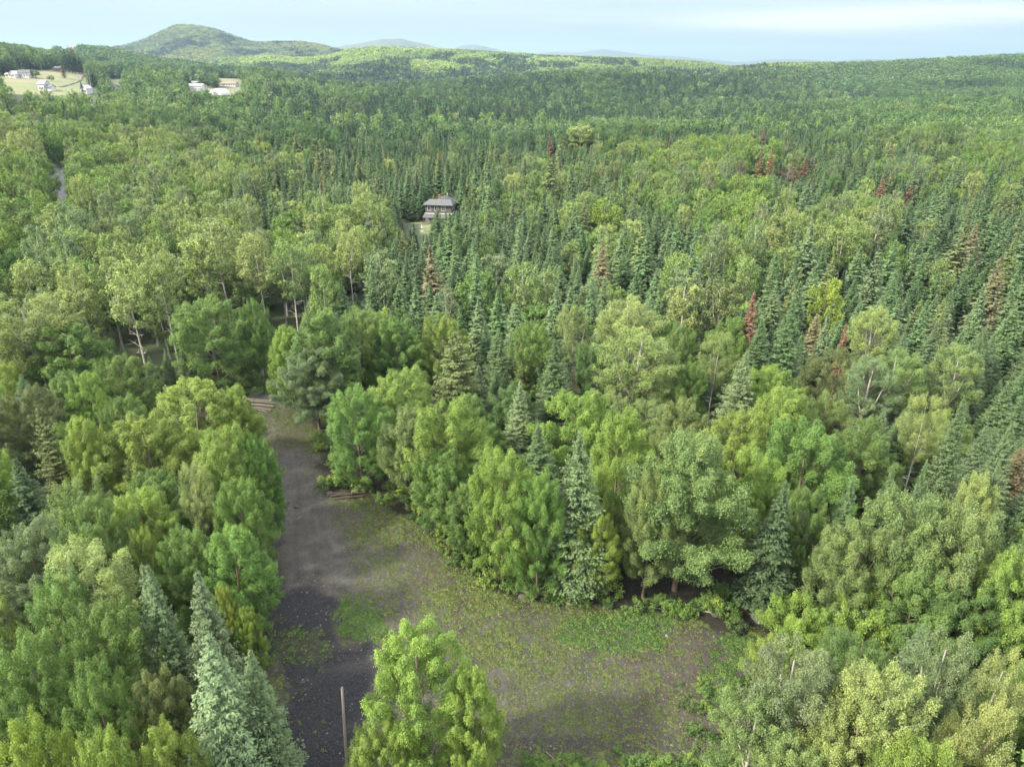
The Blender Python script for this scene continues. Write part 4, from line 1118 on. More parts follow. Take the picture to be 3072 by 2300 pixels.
# what the land itself hides: highest canopy angle so far along each column
colx = np.linspace(-.75, .75, 301)
Yd = np.geomspace(60, 9500, 420)
XX = colx[:, None] * Yd[None]; YY = np.broadcast_to(Yd, XX.shape)
ZZ = ground(XX, YY) + 11 - CAMH
HOR = np.maximum.accumulate(ZZ / YY, axis=1)
def visible(x, y, z):
    i = np.clip(((x / y + .75) / 1.5 * 300).round().astype(int), 0, 300)
    j = np.clip(np.searchsorted(Yd, y * .97) - 1, 0, len(Yd) - 1)
    return (z - CAMH) / y > HOR[i, j] - .0012
P2 = []
for (a, b, sp) in bands:
    q = band(a, b, sp); z = ground(q[:, 0], q[:, 1])
    h = np.full(len(q), 15.0)
    m = visible(q[:, 0], q[:, 1], z + 15) & free(q[:, 0], q[:, 1], h, np.full(len(q), 2.0))
    px, py, d = project(q[:, 0], q[:, 1], z + 13)
    m &= (px > -60) & (px < 1084)
    q, z, px, py, d = q[m], z[m], px[m], py[m], d[m]
    zone_s = fbm(q[:, 0] / 90, q[:, 1] / 130, 91, 3); zone_t = fbm(q[:, 0] / 210, q[:, 1] / 190, 95, 3); zone_u = fbm(q[:, 0] / 60, q[:, 1] / 110, 99, 3)
    u = rng.uniform(size=len(q))
    for i in range(len(q)):
        ch = cell(px[i] / Q + rng.normal() * 30, py[i] / Q + rng.normal() * 5)
        y_ = q[i, 1]
        if ch in 'MR' and zone_s[i] > .53: ch = 'S'
        if ch == 'S' and zone_s[i] < .33: ch = 'm'
        if ch == 'R' and zone_s[i] > .64: ch = 'S'
        k = pick(u[i], MIXP[ch])
        if k == 'maple': k = 'broad'
        if k == 'fir': k = 'spruce'
        if k == 'aspen' and y_ > 800: k = 'broad'
        g_ = 1.0 if y_ < 520 else 1.08 if y_ < 800 else 1.25 if y_ < 1300 else 1.6 if y_ < 2300 else 2.2
        if k == 'broad': h_, r_ = rng.uniform(10, 15), rng.uniform(2.8, 4.2) * g_
        elif k == 'aspen': h_, r_ = rng.uniform(13, 18), rng.uniform(2.4, 3.6)
        else: h_, r_ = rng.uniform(7, 12.5), rng.uniform(1.7, 2.4) * g_
        if k != 'broad' and y_ > 1300: r_ *= .9
        if k == 'spruce':
            t_ = TINT[pick(rng.uniform(), (('dark', 5), ('fir', 4), ('olive', 1.6 if zone_u[i] > .5 else .4), ('blue', 2), ('brown', .12)))]
            t_ = (t_[0] * .80, t_[1] * .86, t_[2] * 1.02)  # far spruces: shade put into the tint, darker and bluer
        elif ch == 'R': t_ = TINT[pick(rng.uniform(), (('deep', 4), ('mid', 4), ('grey', 1)))]
        else:
            warm = zone_t[i] + (.12 if 1350 < y_ < 3600 and 240 < px[i] < 900 else -.16)  # sunlit band put into the tints: paler and yellower inside, deeper outside
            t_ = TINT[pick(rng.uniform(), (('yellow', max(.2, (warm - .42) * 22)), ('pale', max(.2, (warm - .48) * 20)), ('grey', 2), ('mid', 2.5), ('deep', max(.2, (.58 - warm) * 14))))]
        if y_ < 1400 and k != 'spruce': t_ = (t_[0] * .80, t_[1] * .86, t_[2] * 1.05)  # broadleaves short of the sunlit band: shade put into the tint
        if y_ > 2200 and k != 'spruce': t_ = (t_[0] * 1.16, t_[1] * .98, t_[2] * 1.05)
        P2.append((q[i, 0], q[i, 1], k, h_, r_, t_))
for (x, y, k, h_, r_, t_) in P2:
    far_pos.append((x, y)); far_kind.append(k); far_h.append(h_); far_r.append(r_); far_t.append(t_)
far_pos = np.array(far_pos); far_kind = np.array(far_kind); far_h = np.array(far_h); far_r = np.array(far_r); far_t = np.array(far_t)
far_z = ground(far_pos[:, 0], far_pos[:, 1])
print("far wood", len(far_pos), {k: int((far_kind == k).sum()) for k in ('broad', 'maple', 'aspen', 'fir', 'spruce')})
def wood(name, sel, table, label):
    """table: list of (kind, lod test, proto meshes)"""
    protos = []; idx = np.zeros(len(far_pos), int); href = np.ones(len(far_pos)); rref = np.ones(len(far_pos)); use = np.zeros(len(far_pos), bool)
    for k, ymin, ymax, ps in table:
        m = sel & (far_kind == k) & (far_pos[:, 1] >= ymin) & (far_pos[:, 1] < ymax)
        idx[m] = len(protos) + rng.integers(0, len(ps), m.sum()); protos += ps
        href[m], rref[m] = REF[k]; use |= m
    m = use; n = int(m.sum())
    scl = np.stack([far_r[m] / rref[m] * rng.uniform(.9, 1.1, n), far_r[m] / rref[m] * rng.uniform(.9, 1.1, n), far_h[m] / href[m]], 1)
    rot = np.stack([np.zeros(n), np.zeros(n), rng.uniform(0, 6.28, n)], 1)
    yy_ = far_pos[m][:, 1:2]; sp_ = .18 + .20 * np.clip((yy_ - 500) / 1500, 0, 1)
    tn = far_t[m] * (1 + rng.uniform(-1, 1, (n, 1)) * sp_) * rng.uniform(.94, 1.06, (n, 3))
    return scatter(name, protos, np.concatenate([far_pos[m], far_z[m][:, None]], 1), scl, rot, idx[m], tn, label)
def jp(kind, lod): return [join_pair(f"wood_{kind}_{lod}_{i}", p) for i, p in enumerate(PROTO[(kind, lod)])]
B1, A1, M1, F1, S1 = jp('broad', 1), jp('aspen', 1), jp('maple', 1), jp('fir', 1), jp('spruce', 1)
allm = np.ones(len(far_pos), bool)
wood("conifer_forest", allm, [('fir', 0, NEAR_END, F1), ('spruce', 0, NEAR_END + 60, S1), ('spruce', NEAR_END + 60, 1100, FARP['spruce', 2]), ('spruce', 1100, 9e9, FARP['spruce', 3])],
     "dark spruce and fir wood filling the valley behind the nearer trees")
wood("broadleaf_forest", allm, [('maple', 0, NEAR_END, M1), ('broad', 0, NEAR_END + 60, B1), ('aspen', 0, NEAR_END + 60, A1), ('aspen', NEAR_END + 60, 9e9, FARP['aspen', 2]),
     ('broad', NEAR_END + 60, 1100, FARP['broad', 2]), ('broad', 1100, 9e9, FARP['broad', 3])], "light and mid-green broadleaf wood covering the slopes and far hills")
# ------------------------------------------------------------------ low growth, weeds and loose stones (stuff)
def tuft(name, seed, n, leaf, R, H, mat=None, aspect=.5):
    r = np.random.default_rng(seed)
    a = r.uniform(0, 6.28, n); q = R * np.sqrt(r.uniform(0, 1, n)); z = H * r.uniform(.1, 1, n) * (1 - .5 * q / R)
    P = np.stack([q * np.cos(a), q * np.sin(a), z], 1)
    N_ = norm(np.stack([np.cos(a) * .6, np.sin(a) * .6, np.full(n, 1.0)], 1) + r.normal(size=(n, 3)) * .45)
    v, f = leaf_quads(r, P, N_, leaf * r.uniform(.6, 1.4, n), aspect)
    return mesh_np(name, v, 4, f, [mat or M_LEAF], attrs={'leaf_v': ('FACE', 'FLOAT', np.clip(.5 + r.normal(size=n) * .2, 0, 1))})
def rock_mesh(name, seed, mat, sub=10):
    r = np.random.default_rng(seed)
    th = np.linspace(0, math.pi, sub)[:, None]; ph = np.linspace(0, 2 * math.pi, sub * 2, endpoint=False)[None]
    d = np.stack([np.sin(th) * np.cos(ph), np.sin(th) * np.sin(ph), np.cos(th) * np.ones_like(ph)], -1)
    rad = 1 + .75 * (fbm(d[..., 0] * 1.3 + 9 * seed, d[..., 1] * 1.3 + d[..., 2] * 1.7, seed) - .5) + .16 * np.abs(np.sin(3 * d[..., 0] + seed)) - .12 * np.abs(np.cos(4 * d[..., 2] + 2 * d[..., 1]))
    v = (d * rad[..., None]).reshape(-1, 3); m_ = sub * 2; f = []
    for i in range(sub - 1):
        for j in range(m_):
            f.append((i * m_ + j, (i + 1) * m_ + j, (i + 1) * m_ + (j + 1) % m_, i * m_ + (j + 1) % m_))
    return mesh_np(name, v, 4, np.array(f).ravel(), [mat])
M_ROCK = simple("grey_rock", (.060, .060, .058), .85, .45, 3)
M_ROCKP = simple("pinkish_rock", (.070, .062, .056), .85, .45, 3)
M_STONE = simple("pale_stone", (.13, .127, .12), .8, .3, 40)
def grow_weeds():
    n = 420000
    x = rng.uniform(-40, 42, n); y = rng.uniform(26, 92, n)
    clear, bl, gr, br, dk, tr, wt = clearing_masks(x, y)
    fine = fbm(x / 1.1, y / 1.1, 123, 3); finer = fbm(x / .35, y / .35, 125, 2)
    p = gr * np.clip((fine - .33) * 3.0, .08, 1) * np.clip((finer - .30) * 3, 0.15, 1) + .30 * clear * (1 - np.clip(tr * 1.1 + bl + br * .55, 0, 1)) * np.clip((finer - .25) * 3, .1, 1)
    edge = np.clip(1 - np.abs(polydist(x, y, CLEAR) - .4) / 1.8, 0, 1)
    p = p + edge * np.clip((fine - .45) * 4, 0, 1) * .55
    p = np.where(bl > .5, p * .22, p)
    m = (rng.uniform(size=n) < p) & (clear > .15)
    x, y, gr, bl, edge = x[m], y[m], gr[m], bl[m], edge[m]; k = len(x)
    z = clear_z(x, y) - .02
    lush = blobs(*[q / Q for q in project(x, y, z)[:2]], [(780, 1340, 80, 60, 1), (650, 1395, 80, 45, 1), (1330, 1370, 150, 50, .9), (1100, 1390, 120, 60, .45), (1020, 1290, 120, 60, .6), (860, 1130, 120, 60, .6), (1590, 1440, 80, 100, .8)], 141)
    s = rng.uniform(.35, .85, k) * (.62 + .55 * lush + .35 * edge)
    t = np.where(rng.uniform(size=(k, 1)) < .6, np.array([[.150, .175, .062]]), np.array([[.105, .165, .050]])) * rng.uniform(.7, 1.25, (k, 1))
    t = np.where((lush > .6)[:, None], t * np.array([[.60, .80, .66]]), t * .85)
    scatter("weeds", [tuft(f"weed{i}", 700 + i, 26, .17, .34, .24) for i in range(4)], np.stack([x, y, z], 1), np.stack([s, s, s], 1), np.stack([0 * s, 0 * s, rng.uniform(0, 6.28, k)], 1),
            rng.integers(0, 4, k), t, "low green weeds creeping over the gravel")
    print("weeds", k)
    n = 60000
    x = rng.uniform(-40, 42, n); y = rng.uniform(30, 92, n)
    clear, bl, gr, br, dk, tr, wt = clearing_masks(x, y)
    m = (clear > .6) & (rng.uniform(size=n) < .35 + .15 * bl + .35 * dk + .25 * br - .15 * tr)
    x, y = x[m], y[m]; k = len(x)
    s = .014 + .070 * rng.uniform(0, 1, k) ** 9
    scatter("gravel_stones", [rock_mesh(f"stone{i}", 20 + i, M_STONE, 4) for i in range(3)], np.stack([x, y, clear_z(x, y) + s * .2], 1), np.stack([s, s * 1.2, s * .7], 1),
            np.stack([0 * s, 0 * s, rng.uniform(0, 6.28, k)], 1), rng.integers(0, 3, k), np.ones((k, 3)), "pale stones strewn over the gravel")
    # shrubs and saplings in the shade of the wood's edge
    n = 9000
    x = rng.uniform(-60, 60, n); y = rng.uniform(26, 125, n)
    dd = polydist(x, y, CLEAR)
    m = (dd < .3) & (rng.uniform(size=n) < np.where(dd > -3.2, .95, .16)) & (fbm(x / 3, y / 3, 151) > np.where(dd > -3.2, .42, .35))
    ex = np.concatenate([rng.uniform(1, 19, 260), rng.uniform(13, 19, 60)]); ey = np.concatenate([33.9 + rng.normal(size=260) * .55, rng.uniform(35, 42, 60)])
    x, y, dd = np.append(x[m], ex), np.append(y[m], ey), np.append(dd[m], np.full(320, 9.)); k = len(x)
    s = rng.uniform(.22, .60, k) * np.where(dd > 5, .42, np.where(dd > -1.5, .75, 1.0))
    t = tints(np.array(['mid', 'deep', 'bright', 'yellow'])[rng.integers(0, 4, k)]) * rng.uniform(.75, 1.1, (k, 1))
    scatter("undergrowth", [p[0] for p in UNDER], np.stack([x, y, ground(x, y) - .05], 1), np.stack([s, s, s * rng.uniform(.7, 1.2, k)], 1),
            np.stack([0 * s, 0 * s, rng.uniform(0, 6.28, k)], 1), rng.integers(0, len(UNDER), k), t, "leafy undergrowth along the foot of the trees")
    print("under", k)
UNDER = [broad_tree(f"under{k}", 470 + k, 3., 2.2, .0, 16, 60, .34, lobe=1.3, limbs=2, upright=.9, top=.4, tsides=3) for k in range(3)]
grow_weeds()

# ------------------------------------------------------------------ logs, boulders, pole, puddles
M_LOG = simple("weathered_log", (.115, .10, .085), .9, .4, 8)
M_LOGD = simple("dark_log", (.05, .038, .030), .9, .4, 8)
M_CUT = simple("cut_end", (.22, .18, .13), .8, .2, 20)
M_POLE = simple("grey_weathered_pole", (.30, .26, .22), .85, .35, 12)
def log_thing(nm, cat, p0, p1, r, mat, label, group=None):
    p0, p1 = np.array(p0, float), np.array(p1, float)
    o = obj(nm, None, category=cat, label=label)
    if group: o['group'] = group
    c = (p0 + p1) / 2; o.location = c
    T = Tubes(); n = 7; q = [p0 + (p1 - p0) * i / (n - 1) - c + np.array([0, 0, .03 * math.sin(i * 1.9)]) for i in range(n)]
    T.add(q, [r * (1 - .35 * i / (n - 1)) * (1 + .06 * math.sin(i * 2.3)) for i in range(n)], 9)
    d = (p1 - p0) / np.linalg.norm(p1 - p0)
    for s_ in (.35, .62):
        b0 = p0 + (p1 - p0) * s_ - c; T.add([b0, b0 + np.array([.05, -.1, r * 2.2])], [r * .3, r * .12], 4)
    obj('stem', T.mesh("log_stem", [mat]), o)
    E = Tubes(); E.add([q[0] - d * .004, q[0] - d * .03], [r * .96, .001], 9); E.add([q[-1] + d * .004, q[-1] + d * .03], [r * .62, .001], 9)
    obj('cut_end', E.mesh("log_end", [M_CUT]), o)
    return o
def gp(x2, y2, dz=0.0):
    x, y, z = on_ground(x2 * Q, y2 * Q); return np.array([x, y, float(clear_z(np.array([x]), np.array([y]))[0]) + dz])
G1 = "logs piled at the head of the track"
for i, (a, b, r_, w) in enumerate([((524, 872), (592, 880), .16, "lowest and thickest pale log across the head of the track"), ((528, 868), (590, 875), .14, "second log from the bottom of the pile across the track"),
                                   ((522, 878), (586, 888), .11, "front log of the pile across the track, slanting towards the camera"), ((530, 864), (584, 871), .12, "rear log of the pile across the track"),
                                   ((540, 882), (578, 893), .09, "thin pale branch lying before the pile across the track")]):
    log_thing('log', 'log', gp(*a, .18 + .12 * (i % 2)), gp(*b, .2 + .10 * (i % 2)), r_, M_LOG, w, G1)
G2 = "dark logs beside the clearing"
for i, (a, b, w) in enumerate([((716, 1074), (790, 1066), "upper dark log behind the grey boulder beside the track"), ((722, 1080), (784, 1074), "lower dark log behind the grey boulder beside the track"), ((700, 1068), (760, 1070), "half-hidden dark log nearest the grey boulder")]):
    log_thing('log', 'log', gp(*a, .14 + .1 * (i == 2)), gp(*b, .14), .15, M_LOGD, w, G2)
log_thing('log', 'log', gp(1172, 1284, .15), gp(1232, 1306, .12), .14, M_LOG, "pale fallen log on the clearing's edge left of the small yellowing tree", "fallen logs on the clearing's edge")
log_thing('log', 'log', gp(1118, 1276, .15), gp(1150, 1285, .15), .17, M_LOG, "short thick fallen log at the foot of the vivid green maple", "fallen logs on the clearing's edge")
log_thing('log', 'log', gp(1370, 1312, .1), gp(1430, 1318, .1), .07, M_LOG, "thin fallen stem left of the thick pale trunk's foot", "fallen logs on the clearing's edge")
log_thing('log', 'log', gp(1490, 1316, .15), gp(1560, 1330, .1), .07, M_POLE, "bleached thin stem lying left of the boulders", "fallen logs on the clearing's edge")
log_thing('log', 'log', gp(1178, 1625, .1), gp(1240, 1680, .1), .06, M_LOG, "thin stick lying near the bottom of the clearing", "fallen logs on the clearing's edge")
# leaning dead stems over the dark hollow beside the ragged spruce
for i, (a, b, h_, w) in enumerate([((1790, 1290), (1735, 1235), 6, "bleached dead stem leaning over the dark hollow"), ((1810, 1262), (1760, 1225), 5, "second thin dead stem leaning over the dark hollow"), ((1712, 1312), (1722, 1250), 3.5, "short curved dead stem by the ragged spruce's foot")]):
    p0 = gp(*a, 0); p1 = gp(*b, 0) + np.array([-1.2, 0, h_])
    o = obj('leaning_dead_tree', None, category='dead tree', label=w, group="dead stems leaning over the hollow")
    o.location = p0
    T = Tubes(); T.add([np.zeros(3), (p1 - p0) * .5 + np.array([0, 0, .5]), p1 - p0], [.11, .07, .03], 6)
    obj('stem', T.mesh("dead_stem", [M_TWIG]), o)
    T = Tubes(); r3 = np.random.default_rng(i)
    for q in range(9):
        s0 = (p1 - p0) * r3.uniform(.3, .95) + np.array([0, 0, .3]); T.add([s0, s0 + r3.normal(size=3) * .8, s0 + r3.normal(size=3) * 1.3], [.03, .02, .008], 3)
    obj('twigs', T.mesh("dead_twigs", [M_TWIG]), o)
for i, (x2, y2, s_, m_, w) in enumerate([(712, 1068, .55, M_ROCK, "pale grey boulder at the left end of the dark logs"), (617, 1087, .50, M_ROCK, "grey boulder just above the puddle"), (640, 1095, .32, M_ROCK, "small grey rock right of the puddle's boulder"),
                                   (1602, 1352, .55, M_ROCKP, "pinkish boulder under the edge, left of the large grey one"), (1640, 1338, 1.0, M_ROCK, "large dark grey boulder below the ragged spruce"), (1672, 1335, .75, M_ROCK, "grey boulder tucked right of the large one"),
                                   (1545, 1330, .45, M_ROCKP, "low pinkish rock below the largest edge tree"), (1128, 1290, .40, M_ROCKP, "buff rock by the short thick fallen log"), (1440, 1374, .22, M_STONE, "small white stone on the bare ground right of centre"),
                                   (880, 1098, .30, M_ROCK, "small grey rock under the maples beyond the dark logs"), (1030, 1372, .13, M_STONE, "tiny white stone among the weeds in mid clearing")]):
    p = gp(x2, y2)
    o = obj('boulder' if s_ > .28 else 'stone', rock_mesh(f"boulder{i}", 40 + i, m_, 10), category='boulder' if s_ > .28 else 'stone', label=w)
    o.location = p + np.array([0, 0, s_ * .22]); o.scale = (s_ * .9, s_ * .72, s_ * .5); o.rotation_euler = (0, 0, i * 1.3)
# the grey pole standing in the black gravel
def pole():
    x, y, z = at_top(739 * Q, 1484 * Q, 8.0)
    o = obj('wooden_pole', None, category='pole', label="weathered grey wooden pole standing alone in the black gravel"); o.location = (x, y, z)
    T = Tubes(); T.add([(-.45 * (1 - i / 6), 0, -.3 + 8.3 * i / 6) for i in range(7)], [.11 - .03 * i / 6 for i in range(7)], 10)
    obj('shaft', T.mesh("pole_shaft", [M_POLE]), o)
    T = Tubes(); T.add([(.0, 0, 8.0), (.0, 0, 8.05)], [.08, .06], 10); T.add([(.0, 0, 8.05), (0, 0, 8.055)], [.06, .001], 10)
    obj('cap', T.mesh("pole_cap", [M_LOG]), o)
pole()
M_WATER, n_, l_ = mat_new("puddle_water")
_o = n_.new("ShaderNodeOutputMaterial"); _b = n_.new("ShaderNodeBsdfPrincipled"); _b.inputs['Base Color'].default_value = (.10, .12, .15, 1); _b.inputs['Roughness'].default_value = .08; _b.inputs['Specular IOR Level'].default_value = .9
l_.new(_b.outputs[0], _o.inputs['Surface'])
def puddle(pts, label):
    q = [gp(a, b) for a, b in pts]; c = np.mean(q, axis=0); n = len(q); v = [c + np.array([0, 0, 0])]
    zt = max(p[2] for p in q) + .03
    V = [(0, 0, 0)]
    for i in range(n * 4):
        a, b = q[i // 4], q[(i // 4 + 1) % n]; t = (i % 4) / 4; t = t * t * (3 - 2 * t)
        p = a * (1 - t) + b * t - c; w = 1 + .08 * math.sin(i * 2.1); V.append((p[0] * w, p[1] * w, 0))
    me = bpy.data.meshes.new("puddle"); me.from_pydata(V, [], [(0, i + 1, (i + 1) % (n * 4) + 1) for i in range(n * 4)]); me.materials.append(M_WATER); me.update()
    o = obj('puddle_water', me, kind='structure', label=label); o.location = (c[0], c[1], zt)
puddle([(600, 1097), (612, 1092), (618, 1098), (614, 1106), (604, 1110), (598, 1106)], "small bright puddle at the left edge of the track")
puddle([(590, 1086), (603, 1082), (604, 1088), (594, 1092)], "second small puddle beside the boulder")

# ------------------------------------------------------------------ buildings
M_WHITE = simple("white_paint", (.50, .50, .49), .6, .06, .8)
M_DARKW = simple("dark_brown_siding", (.085, .074, .064), .7, .25, 4)
M_GREYW = simple("grey_siding", (.16, .17, .18), .75, .15, 2)
M_ROOFG = simple("grey_shingles", (.080, .085, .090), .85, .25, 3)
M_ROOFW = simple("pale_metal_roof", (.40, .41, .43), .45, .06, 1)
M_ROOFB = simple("blue_grey_roof", (.085, .10, .135), .7, .15, 2)
M_ROOFR = simple("brown_roof", (.22, .15, .13), .8, .2, 2)
M_ROOFT = simple("teal_metal_roof", (.06, .20, .18), .5, .1, 1)
M_RED = simple("red_brick", (.22, .075, .05), .85, .2, 12)
M_REDW = simple("red_barn_boards", (.26, .09, .08), .8, .2, 3)
M_GLASS = simple("dark_window_glass", (.02, .025, .03), .12, spec=.8)
M_DECK = simple("grey_deck_boards", (.15, .13, .12), .85, .3, 6)
def boxes(name, L, mat, bev=0):
    v = []; f = []
    for (x0, y0, z0, x1, y1, z1) in L:
        b = len(v); v += [(x0, y0, z0), (x1, y0, z0), (x1, y1, z0), (x0, y1, z0), (x0, y0, z1), (x1, y0, z1), (x1, y1, z1), (x0, y1, z1)]
        f += [(b, b + 3, b + 2, b + 1), (b + 4, b + 5, b + 6, b + 7), (b, b + 1, b + 5, b + 4), (b + 1, b + 2, b + 6, b + 5), (b + 2, b + 3, b + 7, b + 6), (b + 3, b, b + 4, b + 7)]
    me = bpy.data.meshes.new(name); me.from_pydata(v, [], f); me.materials.append(mat); me.update(); return me
def poly_mesh(name, v, f, mat):
    me = bpy.data.meshes.new(name); me.from_pydata(v, [], f); me.materials.append(mat); me.update(); return me
def gable(w, d, h, rh, ov=.4, th=.16, along='x'):
    """roof solid with thickness; ridge along x or y, over a box w by d whose walls are h tall"""
    if along == 'y': w, d = d, w
    hw, hd = w / 2 + ov, d / 2 + ov; e = h - rh * ov / (d / 2)
    v = []
    for z in (0, th):
        for x in (-hw, hw): v += [(x, -hd, e + z), (x, 0, h + rh + z), (x, hd, e + z)]
    f = [(0, 3, 4, 1), (1, 4, 5, 2), (6, 7, 10, 9), (7, 8, 11, 10), (0, 6, 9, 3), (2, 5, 11, 8), (0, 1, 7, 6), (1, 2, 8, 7), (3, 9, 10, 4), (4, 10, 11, 5)]
    if along == 'y': v = [(-b, a, c) for a, b, c in v]
    return v, f
def gwalls(w, d, h, rh, along='x', z0=-.8):
    if along == 'y': w, d = d, w
    a, b = w / 2, d / 2
    v = [(-a, -b, z0), (a, -b, z0), (a, b, z0), (-a, b, z0), (-a, -b, h), (a, -b, h), (a, b, h), (-a, b, h), (-a, 0, h + rh), (a, 0, h + rh)]
    f = [(0, 1, 5, 4), (2, 3, 7, 6), (1, 2, 6, 9, 5), (3, 0, 4, 8, 7)]
    if along == 'y': v = [(-q, p, c) for p, q, c in v]
    return v, f
def window(root, x, y, z, w, h, face, name='window', frame=None, mull=True):
    """frame (with its pane a sub-part); face: 'f' front (-y), 'r' right (+x)"""
    t = .07; L = [(-w / 2, 0, -h / 2, -w / 2 + t * 1.4, .1, h / 2), (w / 2 - t * 1.4, 0, -h / 2, w / 2, .1, h / 2), (-w / 2 + t * 1.4, 0, h / 2 - t * 1.4, w / 2 - t * 1.4, .1, h / 2), (-w / 2 + t * 1.4, 0, -h / 2, w / 2 - t * 1.4, .1, -h / 2 + t * 1.4)]
    if mull: L.append((-t / 2, .01, -h / 2 + t * 1.4, t / 2, .09, h / 2 - t * 1.4))
    f = obj(name, boxes("window_frame", L, frame or M_WHITE), root)
    f.location = (x, y, z); f.rotation_euler = (0, 0, 0 if face == 'f' else math.pi / 2)
    obj('pane', boxes("window_pane", [(-w / 2 + .05, .04, -h / 2 + .05, w / 2 - .05, .07, h / 2 - .05)], M_GLASS), f)
    return f
def building(name, cat, label, x, y, w, d, h, rh, wall, roof, rot=0, along='x', wins=3, chimney=None, door=True, group=None):
    z = gz(x, y)
    o = obj(name, None, category=cat, label=label)
    if group: o['group'] = group
    o.location = (x, y, z); o.rotation_euler = (0, 0, rot)
    obj('wall', poly_mesh("wall", *gwalls(w, d, h, rh, along), wall), o)
    r = obj('roof', poly_mesh("roof", *gable(w, d, h, rh, along=along), roof), o)
    if chimney: obj('chimney', boxes("chimney", [(-.35, -.35, h + rh * .5, .35, .35, h + rh + .9)], chimney), r)
    for i in range(wins):
        window(o, -w / 2 + w * (i + .5) / wins, -d / 2 - .09, min(h - .9, 1.7), min(1.3, w / wins * .5), 1.2, 'f')
    if door: obj('door', boxes("door", [(-w * .5 + w / max(wins, 1) - .45, -d / 2 - .06, .1, -w * .5 + w / max(wins, 1) + .45, -d / 2 - .003, 2.15)], M_GREYW), o)
    return o
def dark_house():
    x, y = ground_hit(955, 474)
    z = gz(x, y)
    o = obj('dark_house', None, category='house', label="dark two-storey house with white window frames and a red chimney among the firs")
    o.location = (x, y, z); o.rotation_euler = (0, 0, math.radians(-9))
    w, d = 8.4, 8.5
    obj('wall', boxes("lower_wall", [(-w / 2, -d / 2, -1.0, w / 2, d / 2, 2.5)], M_GREYW), o, label="grey lower wall")
    obj('wall', boxes("upper_wall", [(-w / 2 + .1, -d / 2 + .1, 2.5, w / 2 - .1, d / 2 - .1, 5.3)], M_DARKW), o, label="dark brown upper wall")
    obj('trim', boxes("trim", [(-w / 2 - .12, -d / 2 - .12, 2.52, w / 2 + .12, -d / 2 + .08, 2.72), (w / 2 - .08, -d / 2 + .08, 2.52, w / 2 + .12, d / 2, 2.72)], M_WHITE), o)
    # skirt roof over the porch
    obj('porch_roof', poly_mesh("porch_roof", [(-w / 2 - .3, -d / 2 - .1, 2.45), (w / 2 + .2, -d / 2 - .1, 2.45), (w / 2 + .2, -d / 2 - 2.1, 1.75), (-w / 2 - .3, -d / 2 - 2.1, 1.75), (-w / 2 - .3, -d / 2 - .1, 2.3), (w / 2 + .2, -d / 2 - .1, 2.3), (w / 2 + .2, -d / 2 - 2.1, 1.6), (-w / 2 - .3, -d / 2 - 2.1, 1.6)],
                                [(0, 3, 2, 1), (4, 5, 6, 7), (0, 1, 5, 4), (1, 2, 6, 5), (2, 3, 7, 6), (3, 0, 4, 7)], M_ROOFG), o)
    for px_ in (-w / 2, -w / 6, w / 6, w / 2): obj('post', boxes("porch_post", [(px_ - .07, -d / 2 - 2.0, -.8, px_ + .07, -d / 2 - 1.86, 1.62)], M_DARKW), o)
    # roof: a hip over the front, a gable crossing it from front to back on the right
    e, t = .55, 5.3; a, b = w / 2 + e, d / 2 + e
    v = [(-a, -b, t), (a, -b, t), (a, .6, t), (-a, .6, t), (-a + 1.6, -b + 2.6, t + 1.35), (a - 1.2, -b + 2.6, t + 1.35)]
    v += [(p[0], p[1], p[2] - .16) for p in v[:4]]
    f = [(0, 1, 5, 4), (1, 2, 5), (2, 3, 4, 5), (3, 0, 4), (0, 6, 7, 1), (1, 7, 8, 2), (2, 8, 9, 3), (3, 9, 6, 0), (6, 9, 8, 7)]
    r = obj('roof', poly_mesh("hip_roof", v, f, M_ROOFG), o)
    v2 = [(-1.6, -2.2, t + .7), (a + .05, -2.6, t - .05), (a + .05, b, t - .05), (-3.2, b, t - .05), (1.6, -2.0, t + 2.05), (1.6, b, t + 2.05), (-3.2, .2, t - .05)]
    obj('roof', poly_mesh("cross_roof", v2, [(0, 1, 4), (1, 2, 5, 4), (4, 5, 3, 6, 0), (2, 3, 5), (0, 6, 3, 2, 1)], M_ROOFG), o, label="taller cross roof at the back")
    obj('chimney', boxes("chimney", [(-.55, -1.2, t + .6, .05, -.6, t + 2.6)], M_RED), r)
    obj('vent', boxes("vent", [(1.5, 1.4, t + 2.0, 1.7, 1.6, t + 2.7)], M_WHITE), r)
    for i in range(3): window(o, -w / 2 + 1.35 + i * 2.25, -d / 2, 4.15, 1.15, 1.45, 'f')
    for i in range(3): window(o, w / 2 + .0, -d / 2 + 1.6 + i * 2.1, 4.15, .95, 1.35, 'r')
    for i in range(2): window(o, -w / 2 + 1.6 + i * 3.6, -d / 2 - .1, 1.05, 1.1, 1.1, 'f')
    obj('door', boxes("door", [(-.2, -d / 2 - .06, -.7, .75, -d / 2 - .005, 1.35)], M_WHITE), o)
    return x, y
HX, HY = dark_house()
M_TYRE = simple("tyre_rubber", (.02, .02, .02), .8)
